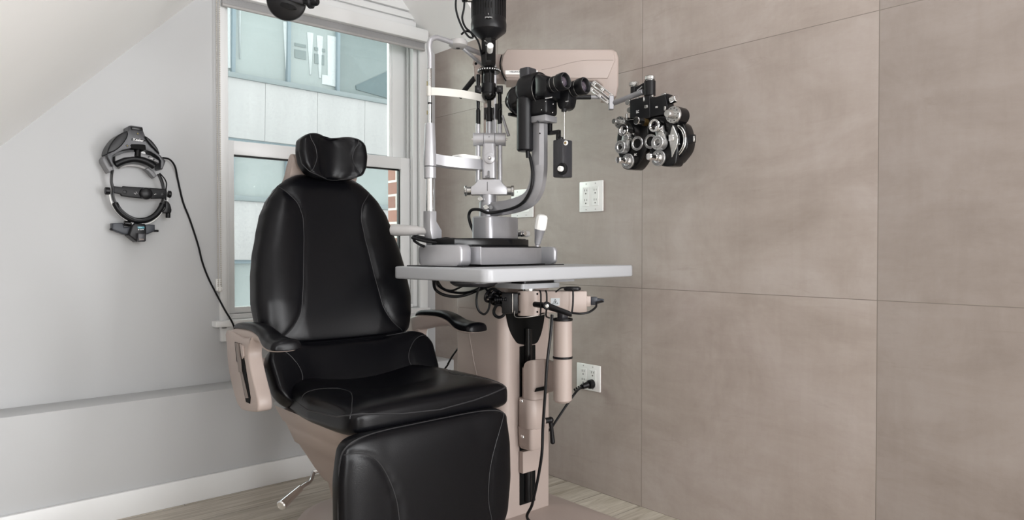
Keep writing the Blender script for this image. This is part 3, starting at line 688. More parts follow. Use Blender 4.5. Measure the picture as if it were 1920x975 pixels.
# pillar: rounded box with a channel in the front face
PX0, PX1, PY0, PY1 = -0.530, -0.313, -1.141, -0.882
mb = MB()
def ring_(z, gx=0.0, r0=0.035):
    x0, x1, y0, y1 = PX0 + gx, PX1 - gx, PY0 + gx, PY1 - gx
    out = []
    for cx, cy, a0, r in ((x1 - .008, y1 - .008, 0, .008), (x0 + .012, y1 - .012, PI / 2, .012), (x0 + r0, y0 + r0, PI, r0), (x1 - .008, y0 + .008, 1.5 * PI, .008)):
        for k in range(9): t = a0 + PI / 2 * k / 8; out.append((cx + r * math.cos(t), cy + r * math.sin(t), z))
    return out
mb.loft([ring_(0.037), ring_(0.734)]); mb.loft([ring_(0.7335, 0.002), ring_(0.7375, 0.002)]); mb.loft([ring_(0.737), ring_(0.825), ring_(0.833, 0.006)])
pil = mb.build('pillar', 'beige', ST, ang=40)
# black channel, opening and vertical rail on the front of the pillar
def fy(px, py, y=PY0): p = ony(px, py, y); return (p.x, p.z)
mb = MB(); up = [fy(*p) for p in ((946, 552), (949, 590), (955, 618), (964, 636), (974, 645), (1002, 645), (1012, 632), (1018, 610), (1021, 590), (1022, 552))]
mb.prism(spl2(up[1:-1], 5, False) + [up[-1], up[0]], (0, PY0 - 0.003, 0), (1, 0, 0), (0, 0, 1), (0, 1, 0), 0.006, 0.0015, 1); mb.build('top_opening', 'dark_slot', pil)
x0 = fy(974, 700)[0]; x1 = fy(1003, 700)[0]; zt = fy(988, 648)[1]; zb = fy(985, 944)[1]
mb = MB(); mb.box(((x0 + x1) / 2, PY0 - 0.001, (zt + zb) / 2), (x1 - x0, 0.006, zt - zb), 0.0015, 1); mb.build('channel', 'dark_slot', pil)
mb = MB(); mb.cyl(((x0 + x1) / 2 - 0.003, PY0 - 0.006, zb + 0.01), ((x0 + x1) / 2 - 0.003, PY0 - 0.006, zt + 0.06), 0.0145, seg=24); mb.build('rail', 'black_gloss', pil)
# cover plate over the middle of the channel
z0, z1 = fy(985, 882)[1], fy(985, 842)[1]
mb = MB(); mb.box(((x0 + x1) / 2 - .002, PY0 - 0.012, (z0 + z1) / 2), (x1 - x0 + .004, 0.02, z1 - z0), 0.001, 1); mb.build('channel_cover', 'beige', pil)
# carriage that rides on the rail
mb = MB(); yc = PY0 - 0.035; a0 = ony(975, 745, yc); a1 = ony(1018, 850, yc); xc = (a0.x + a1.x) / 2 - 0.002; zc0, zc1 = ony(997, 806, yc - 0.03).z, ony(997, 750, yc - 0.03).z; zc2 = ony(997, 846, yc - 0.03).z
def cr_(z, hx, hy, r): return [(xc + a, PY0 - 0.036 + b, z) for a, b in rrect(hx, hy, r, 8)]
mb.loft([cr_(zc0, .036, .038, .03), cr_(zc0 + .003, .038, .040, .03), cr_(zc1 - .004, .038, .040, .03), cr_(zc1, .035, .037, .028)])
mb.loft([cr_(zc2, .028, .030, .012), cr_(zc2 + .008, .033, .034, .014), cr_(zc0 + .002, .035, .037, .014)]); car = mb.build('carriage', 'beige', ST, ang=50)
mb = MB()
for px, py in ((979, 752), (981, 819)):
    p = ony(px, py, PY0 - 0.072); mb2 = MB(); mb2.lathe(p, (-.4, -1, 0), [(0, -0.012), (.0045, -0.012), (.0045, .003), (.003, .004), (0.0016, .0025), (0, .0025)], 14); mb2.build('screw', 'chrome', car)
# side boss and black clamping handle
bp = V3((xc + 0.034, PY0 - 0.040, ony(1012, 792, PY0 - .05).z)); mb = MB(); mb.cyl(bp - V3((.02, 0, 0)), bp + V3((.016, -0.004, 0)), .021, .019, bev=.006); mb.build('boss', 'beige', car)
h0 = bp + V3((.016, -0.004, 0)); mb = MB(); mb.cyl(h0, h0 + V3((.026, -.006, 0)), .010, bev=.003); mb.sphere(h0 + V3((.026, -.006, 0)), .0115)
mb.tube([h0 + V3((.026, -.006, 0)), h0 + V3((.030, -.008, -.03)), h0 + V3((.033, -.010, -.076))], [.0085, .0065, .0085], 14); mb.sphere(h0 + V3((.033, -.010, -.076)), .0085, 14, 8); mb.build('clamp_handle', 'black_satin', car)
# curved bracket from the carriage to the arm tube
TUB = V3(at(1055, 670, 2.26)); TX, TY = TUB.x, TUB.y; TR = 0.0300
zb0 = ony(1000, 748, PY0 - .06).z; zb1 = ony(1000, 674, PY0 - .06).z
mb = MB(); cs = V3((xc, PY0 - 0.036, 0)); ce = V3((TX, TY, 0)); path = spl([cs + V3((-.030, .0, 0)), cs + V3((-.022, -.034, 0)), cs + V3((.02, -.046, 0)), (cs * .45 + ce * .55) + V3((0, -.030, 0)), ce + V3((-.01, -.02, 0))], 8)
secs = []
for i, p in enumerate(path):
    t = i / (len(path) - 1); top = zb1 - .02 * max(0, 1 - t / .25) ** 2; bot = zb0 + (0.0 if t < .45 else .055 * ((t - .45) / .55) ** .6)
    q_ = path[min(i + 1, len(path) - 1)] - path[max(i - 1, 0)]; nn = V3((-q_.y, q_.x, 0)).normalized() * .005
    secs.append([V3((p.x, p.y, top)) + nn, V3((p.x, p.y, bot)) + nn, V3((p.x, p.y, bot)) - nn, V3((p.x, p.y, top)) - nn])
mb.loft(secs); brk = mb.build('curved_bracket', 'beige', ST, ang=30)
mb = MB(); mb.cyl((xc, PY0 - .036, zc1 - .002), (xc, PY0 - .036, zb1 - .03), .031, bev=.003); mb.build('pivot_post', 'beige', ST)
s0 = ony(1003, 735, PY0 - .085); s1 = ony(1024, 728, PY0 - .10); mb = MB(); mb.prism([(0, 0), (.008, .012), (.045, .014), (.045, 0.002)], V3((s0.x, PY0 - .0855, s0.z)), (1, -.12, 0), (0, 0, 1), (0, 1, 0), .004, .0005, 1); mb.build('slot', 'dark_slot', brk)
# upright arm tube with black bands
zt0, zt1 = TUB.z - (754 - 670) * 2.26 / FPX, TUB.z + (670 - 598) * 2.26 / FPX
mb = MB(); mb.cyl((TX, TY, zt0), (TX, TY, zt1), TR, bev=.007, seg=40); tube_ = mb.build('arm_tube', 'beige', ST)
for z in (TUB.z, zt1 - .0015):
    mb = MB(); mb.ring((TX, TY, z - .003), (0, 0, 1), TR + .0022, TR - .002, .007, 40, .001); mb.build('cable_band', 'black_rubber', tube_)
mb = MB(); mb.box((TX, TY, zt1 + .012), (.026, .026, .024), .003); mb.build('tube_neck', 'dark_grey', tube_)
# horizontal beam back to the table clamp
zbm0, zbm1 = zt1 + .008, zt1 + .072
bd = V3((CR.x, CR.y, 0)).normalized() * 0.55 + V3((1, 0, 0)) * 0.45; bd.normalize(); bnm = V3((-bd.y, bd.x, 0))
P0 = V3(at(985, 565, 2.24)); P0.z = 0; P1 = V3(at(1095, 565, 2.24)); P1.z = 0
bd = (P1 - P0).normalized(); bnm = V3((-bd.y, bd.x, 0)); Lb = (P1 - P0).length
zA0, zA1 = at(1050, 587, 2.24).z, at(1050, 546, 2.24).z
rotb = Matrix((( bd.x, bnm.x, 0), (bd.y, bnm.y, 0), (0, 0, 1)))
mb = MB(); mb.box(P0 + bd * (Lb * .5 + .02) + bnm * .028 + V3((0, 0, (zA0 + zA1) / 2)), (Lb - .02, .052, zA1 - zA0), .004, 2, rotb); beam = mb.build('table_arm', 'beige', ST)
mb = MB(); mb.box(P1 + bd * .0095 + bnm * .028 + V3((0, 0, (zA0 + zA1) / 2 + .002)), (.026, .046, .034), .003, 2, rotb); mb.build('end_cap', 'beige', beam)
zC0, zC1 = at(1000, 594, 2.2).z, at(1000, 547, 2.2).z
CP = P0 + bd * .012 + bnm * .024
mb = MB(); mb.loft([[ (CP.x + bd.x * a + bnm.x * b, CP.y + bd.y * a + bnm.y * b, z) for a, b in rrect(.036, .036, .022, 8)] for z in (zC0, zC1)]); clamp = mb.build('table_clamp', 'beige', ST, ang=40)
for px, py in ((974, 552), (974, 586), (1008, 552), (1008, 586)):
    p = V3(at(px, py, 2.21)); p = CP + bd * ((p - CP).dot(bd)) - bnm * .034 + V3((0, 0, p.z)); p.z = at(px, py, 2.21).z
    mb = MB(); mb.lathe(p + bnm * .004, -bnm, [(0, 0), (.0032, 0), (.0032, .004), (.002, .005), (0, .005)], 12); mb.build('screw', 'dark_slot', clamp)
# plate of the warning sticker and its triangle
sp = P0 + bd * ((V3(at(1041, 566, 2.24)) - P0).dot(bd)) + bnm * .0013; sz = at(1041, 566, 2.24).z
mb = MB(); mb.box(V3((sp.x, sp.y, sz)), (.029, .0012, .024), .0002, 1, rotb); sti = mb.build('warning_sticker', 'grey_label', beam)
mb = MB()
tri = [(-.0095, -.007), (.0095, -.007), (0, .0095)]; tin = [(-.0073, -.0056), (.0073, -.0056), (0, .0071)]
O_ = V3((sp.x, sp.y, sz)) - bnm * .0007
vs = [O_ + bd * a + V3((0, 0, b)) - bnm * .0002 for a, b in tri + tin]; mb.raw(vs, [(0, 1, 4, 3), (1, 2, 5, 4), (2, 0, 3, 5)])
mb.build('warning_triangle', 'black_mark', sti)
mb = MB(); mb.raw([O_ + bd * a + V3((0, 0, b)) - bnm * .0002 for a, b in ((-.0022, -.0036), (.0022, -.0036), (.0012, .002), (0, .0042), (-.0012, .002))], [(0, 1, 2, 3, 4)]); mb.build('warning_symbol', 'black_mark', sti)
# clamping lever below the table
l0 = V3(at(1003, 572, 2.165)); l1 = V3(at(1025, 573, 2.14)); l2 = V3(at(1072, 590, 2.10))
mb = MB(); mb.cyl(l0 + bnm * .03, l1, .009, .0095, bev=.002, seg=18); mb.cyl(l1 - V3((0, 0, .0)) + bnm * .012, l1 - bnm * .012, .0125, bev=.003)
mb.loft([[l1 + (l2 - l1) * t + V3((0, 0, h * math.sin(k))) + bnm * (w_ * math.cos(k)) for k in [2 * PI * j / 14 for j in range(14)]] for t, h, w_ in ((0, .0105, .009), (.12, .0115, .009), (.5, .0095, .007), (.93, .0085, .007), (1, .006, .005))])
lv_ = mb.build('clamp_lever', 'black_satin', clamp)
mb = MB(); mb.lathe(l1 - bnm * .0125, -bnm, [(0, 0), (.0055, 0), (.0055, .0012), (.003, .0016), (.003, .0004), (0, .0004)], 16); mb.build('lever_screw', 'steel', lv_)
# black plastic housing at the left of the clamp
mb = MB(); hp = V3(at(956, 565, 2.25)); mb.box(V3((hp.x, hp.y, at(956, 568, 2.25).z)), (.052, .05, .066), .004, 2, rotb); mb.build('switch_housing', 'black_satin', clamp)
mb = MB(); hp2 = V3(at(961, 568, 2.222)); mb.box(hp2, (.004, .003, .06), .0008, 1, rotb); mb.build('housing_trim', 'steel', clamp)
# grey wire guard under the clamp
mb = MB(); mb.tube(spl([at(965, 583, 2.2), at(966, 594, 2.19), at(985, 595, 2.175), at(1012, 591, 2.175), at(1024, 588, 2.19)], 5), .0016, 8); mb.build('wire_guard', 'steel', clamp)

# --- pole and the arm that carries the refraction head
PO = V3((-0.400, -0.897, 0))
mb = MB(); mb.cyl((PO.x, PO.y, .82), (PO.x, PO.y, 2.02), .0145, seg=24, bev=.002); mb.build('pole', 'beige', ST)
pv = V3(at(912, 127, 2.53)); pv = V3((PO.x, PO.y, pv.z)) - V3((fh.x, fh.y, 0)) * .030; pdir = V3((CR.x, CR.y, 0)).normalized() ; pn = V3((fh.x, fh.y, 0))
def pq(px, py, d=2.55): p = V3(at(px, py, d)); return (p - pv).dot(pdir), p.z
mb = MB(); poly = [pq(*p) for p in ((887, 112), (892, 106), (942, 104), (962, 104), (962, 150), (945, 152), (896, 149), (889, 141))]
mb.prism([(a, b - pv.z) for a, b in spl2(poly, 2)], pv - pn * .030, pdir, (0, 0, 1), pn, .085, .008, 3); hub = mb.build('arm_pivot', 'beige', ST, ang=50)
s_ = pq(893, 123); mb = MB(); mb.lathe(pv + pdir * s_[0] + V3((0, 0, s_[1] - pv.z)) - pn * .025, -pn, [(0, 0), (.012, 0), (.012, .006), (.0095, .007), (.0045, .0072), (.0045, .004), (0, .004)], 20); mb.build('pivot_bolt', 'beige', hub)
mb = MB(); mb.lathe(pv + pdir * s_[0] + V3((0, 0, s_[1] - pv.z)) - pn * .0322, -pn, [(0, 0), (.0048, 0), (.0048, .0012), (0, .0012)], 16); mb.build('bolt_socket', 'dark_slot', hub)
mb = MB(); mb.tube([pv + pdir * pq(890, 142)[0] + V3((0, 0, pq(890, 142)[1] - pv.z)) + pn * .02, V3(at(872, 168, 2.59)), V3(at(862, 182, 2.61))], .0095, 12); mb.build('strut', 'black_satin', hub)
AD = 2.49; an = -pn
poly = [pq(*p, 2.50) for p in ((951, 92), (1148, 92.5), (1156, 97), (1160, 108), (1160, 160), (1156, 181), (1148, 184), (1132, 181), (1127, 160), (1118, 152.5), (949, 152), (942, 138), (938.5, 122), (941, 105))]
mb = MB(); mb.prism([(a, b - pv.z) for a, b in poly], pv - pn * .062, pdir, (0, 0, 1), pn, .112, .009, 3); arm_h = mb.build('refractor_arm', 'beige', ST, ang=50)
poly = [pq(*p, 2.49) for p in ((950.5, 92.5), (1147, 93), (1151, 98), (1154, 112), (1139.5, 147), (949.5, 146), (943.5, 136), (940.5, 122), (943, 106))]
mb = MB(); mb.prism([(a, b - pv.z) for a, b in poly], pv - pn * .066, pdir, (0, 0, 1), pn, .012, .003, 2); mb.build('front_panel', 'beige', arm_h, ang=50)
c0 = [pq(*p, 2.49) for p in ((1015, 131), (1040, 126), (1065, 119), (1090, 114), (1115, 113), (1150, 113.2))]
mb = MB(); mb.tube([pv + pdir * a + V3((0, 0, b - pv.z)) - pn * .0662 for a, b in spl2(c0, 6, False)], .0006, 6); mb.build('panel_crease', 'beige_dark', arm_h)
gp = [pq(*p, 2.50) for p in ((941, 104), (938.6, 113), (938, 122), (940, 133), (945, 146), (949, 153))]
mb = MB(); mb.tube([pv + pdir * a + V3((0, 0, b - pv.z)) - pn * .0635 for a, b in spl2(gp, 6, False)], .0022, 8); mb.build('panel_gap', 'dark_slot', arm_h)
q0, q1 = pq(947.5, 139, 2.485), pq(1008, 131.5, 2.485)
mb = MB(); lc = pv + pdir * (q0[0] + q1[0]) * .5 + V3((0, 0, (q0[1] + q1[1]) / 2 - pv.z)) - pn * .0668; mb.box(lc, (q1[0] - q0[0], .0016, q1[1] - q0[1]), .0003, 1, Matrix(((pdir.x, pn.x, 0), (pdir.y, pn.y, 0), (0, 0, 1)))); lab = mb.build('name_label', 'white_plastic', arm_h)
lp = pq(966.5, 134.4, 2.485); lettering('RELIANCE', .0072, pv + pdir * lp[0] + V3((0, 0, lp[1] - pv.z)) - pn * .0678, pdir, (0, 0, 1), 'black_mark', lab, .0002, bold=.0002)
lp = pq(956.3, 134.2, 2.485); mb = MB(); ev = pv + pdir * lp[0] + V3((0, 0, lp[1] - pv.z)) - pn * .0679
mb.raw([ev + pdir * a + V3((0, 0, b)) for a, b in ((-.002, 0), (.0008, .0019), (.0018, 0), (.0008, -.0019))], [(0, 1, 2, 3)]); mb.build('emblem', 'black_mark', lab)
# dark strip below the arm, hinge links and the rod out to the refraction head
mb = MB(); d0, d1 = pq(1003, 149, 2.50), pq(1120, 155, 2.50); mb.box(pv + pdir * (d0[0] + d1[0]) * .5 + V3((0, 0, (d0[1] + d1[1]) / 2 - pv.z)) - pn * .02, (d1[0] - d0[0], .05, .012), .003, 2, Matrix(((pdir.x, pn.x, 0), (pdir.y, pn.y, 0), (0, 0, 1)))); mb.build('under_cover', 'dark_grey', arm_h)
DH = 2.36
k0, k1, k2 = V3(at(1113, 156, 2.40)), V3(at(1146, 182, DH)), V3(at(1147, 186, DH))
def link(p, q, w, t, nm, holes=True):
    d = (q - p); L = d.length; d.normalize(); n_ = (-fh).normalized(); u = d.cross(n_).normalized(); n_ = u.cross(d).normalized()
    mb = MB()
    for s_ in (-1, 1): mb.box((p + q) / 2 + u * s_ * (w / 2 - .0022), (L, .0045, t), .001, 1, Matrix(((d.x, u.x, n_.x), (d.y, u.y, n_.y), (d.z, u.z, n_.z))))
    for f_ in (0.04, .5, .96): mb.box(p + d * L * f_, (L * .14, w, t * .8), .001, 1, Matrix(((d.x, u.x, n_.x), (d.y, u.y, n_.y), (d.z, u.z, n_.z))))
    return mb.build(nm, 'chrome', arm_h)
link(k0, k1, .019, .010, 'hinge_link'); off = V3((0, 0, -.018)) - pdir * .008
link(k0 + off + pn * .006, k1 + off + pn * .006, .013, .008, 'hinge_link')
for f_ in (.0, .45, 1):
    mb = MB(); c = k0 + (k1 - k0) * f_; mb.cyl(c - pn * .009, c + pn * .012, .0055, bev=.001, seg=16); mb.build('hinge_pin', 'steel', arm_h)
mb = MB(); c = V3(at(1146, 193, DH)); mb.box(c, (.016, .02, .046), .0015, 1, Matrix(((pdir.x, pn.x, 0), (pdir.y, pn.y, 0), (0, 0, 1)))); mb.build('rod_socket', 'silver', arm_h)
mb = MB(); mb.cyl(V3(at(1149, 194, DH)), V3(at(1206, 172, 2.27)), .0085, .0095, bev=.001, seg=20); mb.build('head_rod', 'silver', arm_h)
mb = MB(); mb.cyl(V3(at(1106, 182, 2.40)), V3(at(1146, 184, 2.39)), .006, seg=16); mb.build('cross_rod', 'silver', arm_h)
mb = MB(); mb.cyl(V3(at(1074, 182, 2.40)), V3(at(1108, 182, 2.40)), .0085, bev=.001, seg=18); mb.build('rod_sleeve', 'black_satin', arm_h)
# --- overhead lamp arm of the stand
LH = V3(at(537, 2, 2.2)); ax = (V3((0.35, -0.55, -0.76))).normalized()
mb = MB()
top = V3((LH.x + .10, LH.y - .02, 1.96)); mb.tube(spl([(PO.x, PO.y, 2.0), (PO.x - .05, PO.y, 2.02), ((PO.x + top.x) / 2, PO.y + .05, 2.02), top + V3((.05, 0, .05))], 8), .014, 14); larm = mb.build('lamp_arm', 'beige', ST)
mb = MB(); kn = V3(at(588, 3, 2.2)); mb.tube([top + V3((.05, 0, .05)), kn + V3((0, 0, .04)), kn], .011, 12); mb.build('lamp_elbow', 'black_satin', larm)

OL = thing('examination_lamp', LH, 'black round overhead lamp head hanging in front of the window blind', 'lamp')
mb = MB(); f_ax = (CAM - LH).normalized() * .25 + V3((-.25, .1, -.9)); f_ax = (CAM - LH).normalized()
mb.lathe(LH - f_ax * .05, f_ax, [(0, 0), (.03, .0), (.052, .014), (.0595, .034), (.0600, .044), (.0575, .050), (.052, .053), (0, .057)], 48); hd = mb.build('lamp_head', 'black_satin', OL)
mb = MB(); g = LH + f_ax * .006 + CR * .004 - CU * .016; dirg = (CR * .94 - CU * .30).normalized(); upg = dirg.cross(f_ax).normalized()
mb.loft([[g + dirg * (.030 * math.cos(k) * s2) + upg * (.0085 * math.sin(k) * s2) + f_ax * h for k in [2 * PI * j / 20 for j in range(20)]] for h, s2 in ((-.004, 1), (.001, 1), (.002, .9))]); mb.build('grip_ridge', 'black_gloss', hd)
mb = MB()
for o_ in (0.004, .016): mb.box(LH + f_ax * .014 + CR * .026 + CU * o_ , (.055, .012, .010), .002, 2, Matrix(((dirg.x, upg.x, f_ax.x), (dirg.y, upg.y, f_ax.y), (dirg.z, upg.z, f_ax.z))))
mb.build('bracket', 'dark_grey', hd)
mb = MB(); kd = (CR * .85 + CU * .1 + f_ax * .3).normalized(); kp = V3(at(570, 4, 2.19)); mb.cyl(kp, kp + kd * .02, .008, seg=16); mb.lathe(kp + kd * .014, kd, [(0, 0), (.018, 0), (.022, .004), (.022, .012), (.016, .016), (.015, .030), (.012, .034), (0, .034)], 28); mb.build('joint_knob', 'black_satin', OL)

# ================================================================== INSTRUMENT TABLE
TBR = Matrix.Rotation(math.radians(3.5), 4, 'Z'); TO = V3((-0.805, -1.392, 0)); TM = Matrix.Translation(TO) @ TBR
TW, TD, TZ = 0.712, 0.455, 0.888
TT = thing('instrument_table', (-0.46, -1.18, 0.82), 'white rectangular instrument table top carried by the beige swing arm', 'table')
mb = MB(TM); mb.prism([(a + TW / 2, b + TD / 2) for a, b in rrect(TW / 2, TD / 2, .03, 10)], (0, 0, TZ - .040), (1, 0, 0), (0, 1, 0), (0, 0, 1), .040, .006, 3); mb.build('table_top', 'white_laminate', TT, ang=50)
cpz = zC1
mb = MB(); q_ = CP + V3((0, 0, 0)); mb.loft([[ (q_.x + .02 + a, q_.y + .03 + b, z) for a, b in rrect(.085, .07, .01, 4)] for z in (.818, .834)]); mb.build('mounting_plate', 'white_laminate', TT, ang=30)
mb = MB(); mb.loft([[ (q_.x + .105 + a, q_.y + .03 + b, z) for a, b in rrect(.09, .05, .006, 4)] for z in (.835, .8495)]); mb.build('slide_plate', 'white_laminate', TT, ang=30)
mb = MB(); mb.loft([[ (q_.x + .02 + a, q_.y + .03 + b, z) for a, b in rrect(.07, .06, .01, 4)] for z in (.833, .849)]); mb.build('spacer', 'black_satin', TT, ang=30)
mb = MB(); mb.cyl((q_.x, q_.y, zC1 - .004), (q_.x, q_.y, .819), .020, bev=.002, seg=32); mb.build('pivot_pin', 'steel', TT)
mb = MB(TM); mb.lathe((.14, .21, .849), (0, 0, -1), [(0, 0), (.075, 0), (.075, .012), (.06, .022), (0, .022)], 40); mb.build('transformer_cover', 'dark_grey', TT)
mb = MB(TM); mb.box((.24, .2, .842), (.09, .08, .016), .003); mb.build('supply_box', 'mid_grey', TT)

# ================================================================== CABLES
def cable(name, pts, r, label, mname='black_rubber', n=10, cat='cable', group=None):
    mb = MB(); mb.tube(spl([V3(p) for p in pts], n), r, 8); o = mb.build(name, mname, None)
    return tag(o, label, cat, group)
D = 2.36
cable('cable', [at(813, 526, 2.3), at(816, 542, D), at(830, 552, D), at(850, 556, D), at(870, 554, D), at(890, 547, D), at(905, 541, 2.32), at(925, 534, 2.30)], .0052, 'thick black cable sagging lowest in the bundle under the table edge')
cable('cable', [at(816, 526, 2.31), at(822, 536, 2.38), at(838, 545, 2.38), at(858, 549, 2.38), at(878, 548, 2.38), at(900, 540, 2.34), at(922, 532, 2.32)], .0042, 'thin black cable sagging just above the lowest cable under the table')
cable('cable', [at(820, 526, 2.33), at(830, 540, 2.40), at(846, 545, 2.40), at(860, 540, 2.40), at(874, 534, 2.38), at(896, 533, 2.35), at(915, 530, 2.33)], .0036, 'short black cable rising into the supply box under the table')
cable('cable', [at(905, 530, 2.30), at(898, 540, 2.28), at(894, 555, 2.28), at(894, 572, 2.28), at(899, 584, 2.28), at(908, 589, 2.28), at(915, 582, 2.28), at(918, 570, 2.28), at(918, 555, 2.28), at(912, 543, 2.28), at(903, 535, 2.29)], .0036, 'black cable hanging in a tall loop left of the table clamp')
# the bundled coil tied against the clamp
pts = []
for i in range(60):
    a = 2 * PI * i / 12; t = i / 59; pts.append(at(921 + 16 * t + 13 * math.cos(a), 560 - 6 * math.sin(1.3 * a) - 6 * (1 - t) - 7 * math.sin(a), 2.27 + .018 * math.sin(a * 1.7)))
cable('cable_coil', pts, .0044, 'tangled coil of black cable tied beside the table clamp', n=4)
pts = [at(936 + 10 * math.cos(a) * (1 + .1 * math.sin(3 * a)), 583 + 12 * math.sin(a), 2.25 + .012 * math.cos(a * .5)) for a in [2 * PI * i / 10 for i in range(31)]]
cable('cable_coil', pts, .0050, 'small round coil of glossy black cable below the tangled coil', n=4)
mb = MB(); c0, c1 = V3(at(928, 562, 2.24)), V3(at(950, 561, 2.225)); 
for i in range(6): mb.cyl(c0 + (c1 - c0) * i / 6, c0 + (c1 - c0) * (i + .7) / 6, .0085 - .0004 * i, bev=.001, seg=14)
mb.cyl(c0, c1, .005); tag(mb.build('cable_plug', 'black_rubber'), 'ribbed black cable plug pointing into the black switch housing', 'plug')
# long cord from the tube band down to the floor
cable('cable', [at(1035, 590, 2.175), at(1033, 620, 2.165), at(1026, 680, 2.15), at(1022, 740, 2.15), at(1018, 800, 2.16), at(1016, 850, 2.16), at(1008, 900, 2.18), at(998, 945, 2.20), at(991, 975, 2.22), V3((-.48, -1.36, .046)), V3((-.36, -1.45, .046))], .0046, 'long black cable hanging from the arm past the pillar to the floor')
cable('cable', [at(1012, 545, 2.16), at(1014, 552, 2.145), at(1014, 575, 2.148), at(1013, 592, 2.155)], .0028, 'black cable strapped vertically over the clamp, left of its twin')
cable('cable', [at(1023, 545, 2.17), at(1025, 552, 2.16), at(1025, 575, 2.16), at(1024, 592, 2.165), at(1030, 596, 2.19)], .0028, 'black cable strapped over the arm just left of the warning sticker')
cable('cable', [at(1062, 543, 2.22), at(1073, 543, 2.215), at(1074.5, 552, 2.212), at(1074, 572, 2.212), at(1072, 588, 2.212)], .0030, 'black cable strapped over the arm right of the warning sticker')
mb = MB(); c = V3(at(1073, 540, 2.25)); mb.loft([[c + bd * (.028 * math.cos(k) * s2) + bnm * (.014 * math.sin(k) * s2) + V3((0, 0, h)) for k in [2 * PI * j / 20 for j in range(20)]] for h, s2 in ((-.008, .85), (-.005, 1), (.001, .98), (.0045, .75))])
sw = tag(mb.build('inline_switch', 'black_satin'), 'oval black inline switch lying on top of the beige table arm', 'switch')
cable('cable', [at(1062, 539, 2.245), at(1052, 540, 2.24), at(1044, 546, 2.24), at(1040, 550, 2.25)], .0022, 'thin black lead curling off the inline switch')
ip = thing('power_plug', at(1096, 565, 2.25), 'black appliance plug with a cable loop on the right end of the table arm', 'plug')
mb = MB(); e0 = P1 + bd * .023 + bnm * .028; e0.z = at(1096, 565, 2.25).z
mb.box(e0 + bd * .012, (.022, .020, .026), .003, 2, rotb); mb.cyl(e0 + bd * .022, e0 + bd * .044 + V3((0, 0, .001)), .0095, .0055, bev=.001, seg=14); mb.build('plug_body', 'blue_grey', ip)
ee = e0 + bd * .042; mb = MB(); mb.tube(spl([ee, V3(at(1119, 568, 2.24)), V3(at(1117, 576, 2.22)), V3(at(1105, 585, 2.20)), V3(at(1090, 588, 2.19)), V3(at(1073, 587, 2.195)), V3(at(1060, 585, 2.205))], 8), .0036, 8); mb.build('cord', 'black_rubber', ip)
# thin cords by the pillar
cable('cord', [at(872, 634, 2.62), at(858, 654, 2.64), at(848, 668, 2.66), at(840, 682, 2.68), at(832, 694, 2.70), V3((-.62, -.62, .25)), V3((-.58, -.52, .006))], .0036, 'thin black cord hanging behind the chair next to the white ledge', cat='cord')
cable('cord', [onx(876, 606, PX0 - .003), onx(882, 640, PX0 - .004), onx(889, 680, PX0 - .004), onx(894, 702, PX0 - .003), onx(899, 730, PX0 - .003)], .0011, 'thin whitish cord running down the left side of the beige pillar', 'beige', cat='cord')

# ================================================================== WALL OUTLETS
def outlet(p0, p1, label, skew=0.0, plug=None):
    a, b = onx(*p0, 0), onx(*p1, 0); cy, cz = (a.y + b.y) / 2, (a.z + b.z) / 2; w, h = abs(a.y - b.y), abs(a.z - b.z)
    t = thing('wall_outlet', (0, cy, cz), label, 'outlet', 'wall outlets')
    RX = Matrix.Translation((0, cy, cz)) @ Matrix.Rotation(math.radians(skew), 4, 'X')
    mb = MB(RX); mb.box((-.003, 0, 0), (.006, w, h), .0025, 2); pl_ = mb.build('cover_plate', 'white_plastic', t)
    for sy in (-1, 1):
        mb = MB(RX); mb.box((-.0068, sy * w * .2, 0), (.002, w * .28, h * .62), .0008, 1); r_ = mb.build('receptacle', 'white_plastic', t)
        for sz in (-1, 1):
            mb = MB(RX); c = V3((-.0079, sy * w * .2, sz * h * .16 + .002))
            mb.box(c + V3((0, .0055, .004)), (.0008, .0022, .0085)); mb.box(c + V3((0, -.0055, .004)), (.0008, .0022, .0070)); mb.cyl(c + V3((.0004, 0, -.0085)), c + V3((-.0004, 0, -.0085)), .0030, seg=12)
            mb.build('socket_slots', 'slot_grey', r_)
        for sz in (-1, 1):
            mb = MB(RX); mb.lathe((-.0062, sy * w * .2, sz * h * .42), (-1, 0, 0), [(0, 0), (.0026, 0), (.002, .0008), (0, .0008)], 10); mb.build('screw', 'grey_plastic', t)
    return t, cy, cz
outlet((1088, 342), (1132, 396), 'white double outlet plate on the tiled wall between slit lamp and refraction head')
o2, oy, oz = outlet((1083, 679), (1127, 736), 'white double outlet plate low on the tiled wall with a black plug in it')
outlet((960, 357), (1001, 407), 'white outlet plate on the tiled wall half hidden behind the curved microscope arm')
pg = thing('wall_plug', onx(1106, 722, -.02), 'round black power plug pushed into the low wall outlet', 'plug')
pc = onx(1110, 720, -.012)
mb = MB(); mb.cyl((-.009, pc.y, pc.z), (-.030, pc.y + .002, pc.z), .0185, .017, bev=.003, seg=24); mb.cyl((-.030, pc.y + .002, pc.z), (-.055, pc.y + .012, pc.z - .006), .0125, .011, bev=.002, seg=20)
for i in range(4):
    q0 = V3((-.055, pc.y + .012, pc.z - .006)) + V3((-.006, .006, -.004)) * i; mb.cyl(q0, q0 + V3((-.0045, .0045, -.003)), .009 - i * .001, bev=.001, seg=14)
mb.build('plug_body', 'black_satin', pg)
mb = MB(); mb.tube(spl([(-.058, pc.y + .014, pc.z - .008), V3(at(1080, 735, 2.62)), V3(at(1062, 760, 2.60)), V3(at(1036, 799, 2.58)), V3(at(1020, 822, 2.60)), V3((PX1 + .03, PY0 + .10, .12)), V3((PX1 + .02, PY0 + .18, .048))], 8), .0046, 8); mb.build('cord', 'black_rubber', pg)
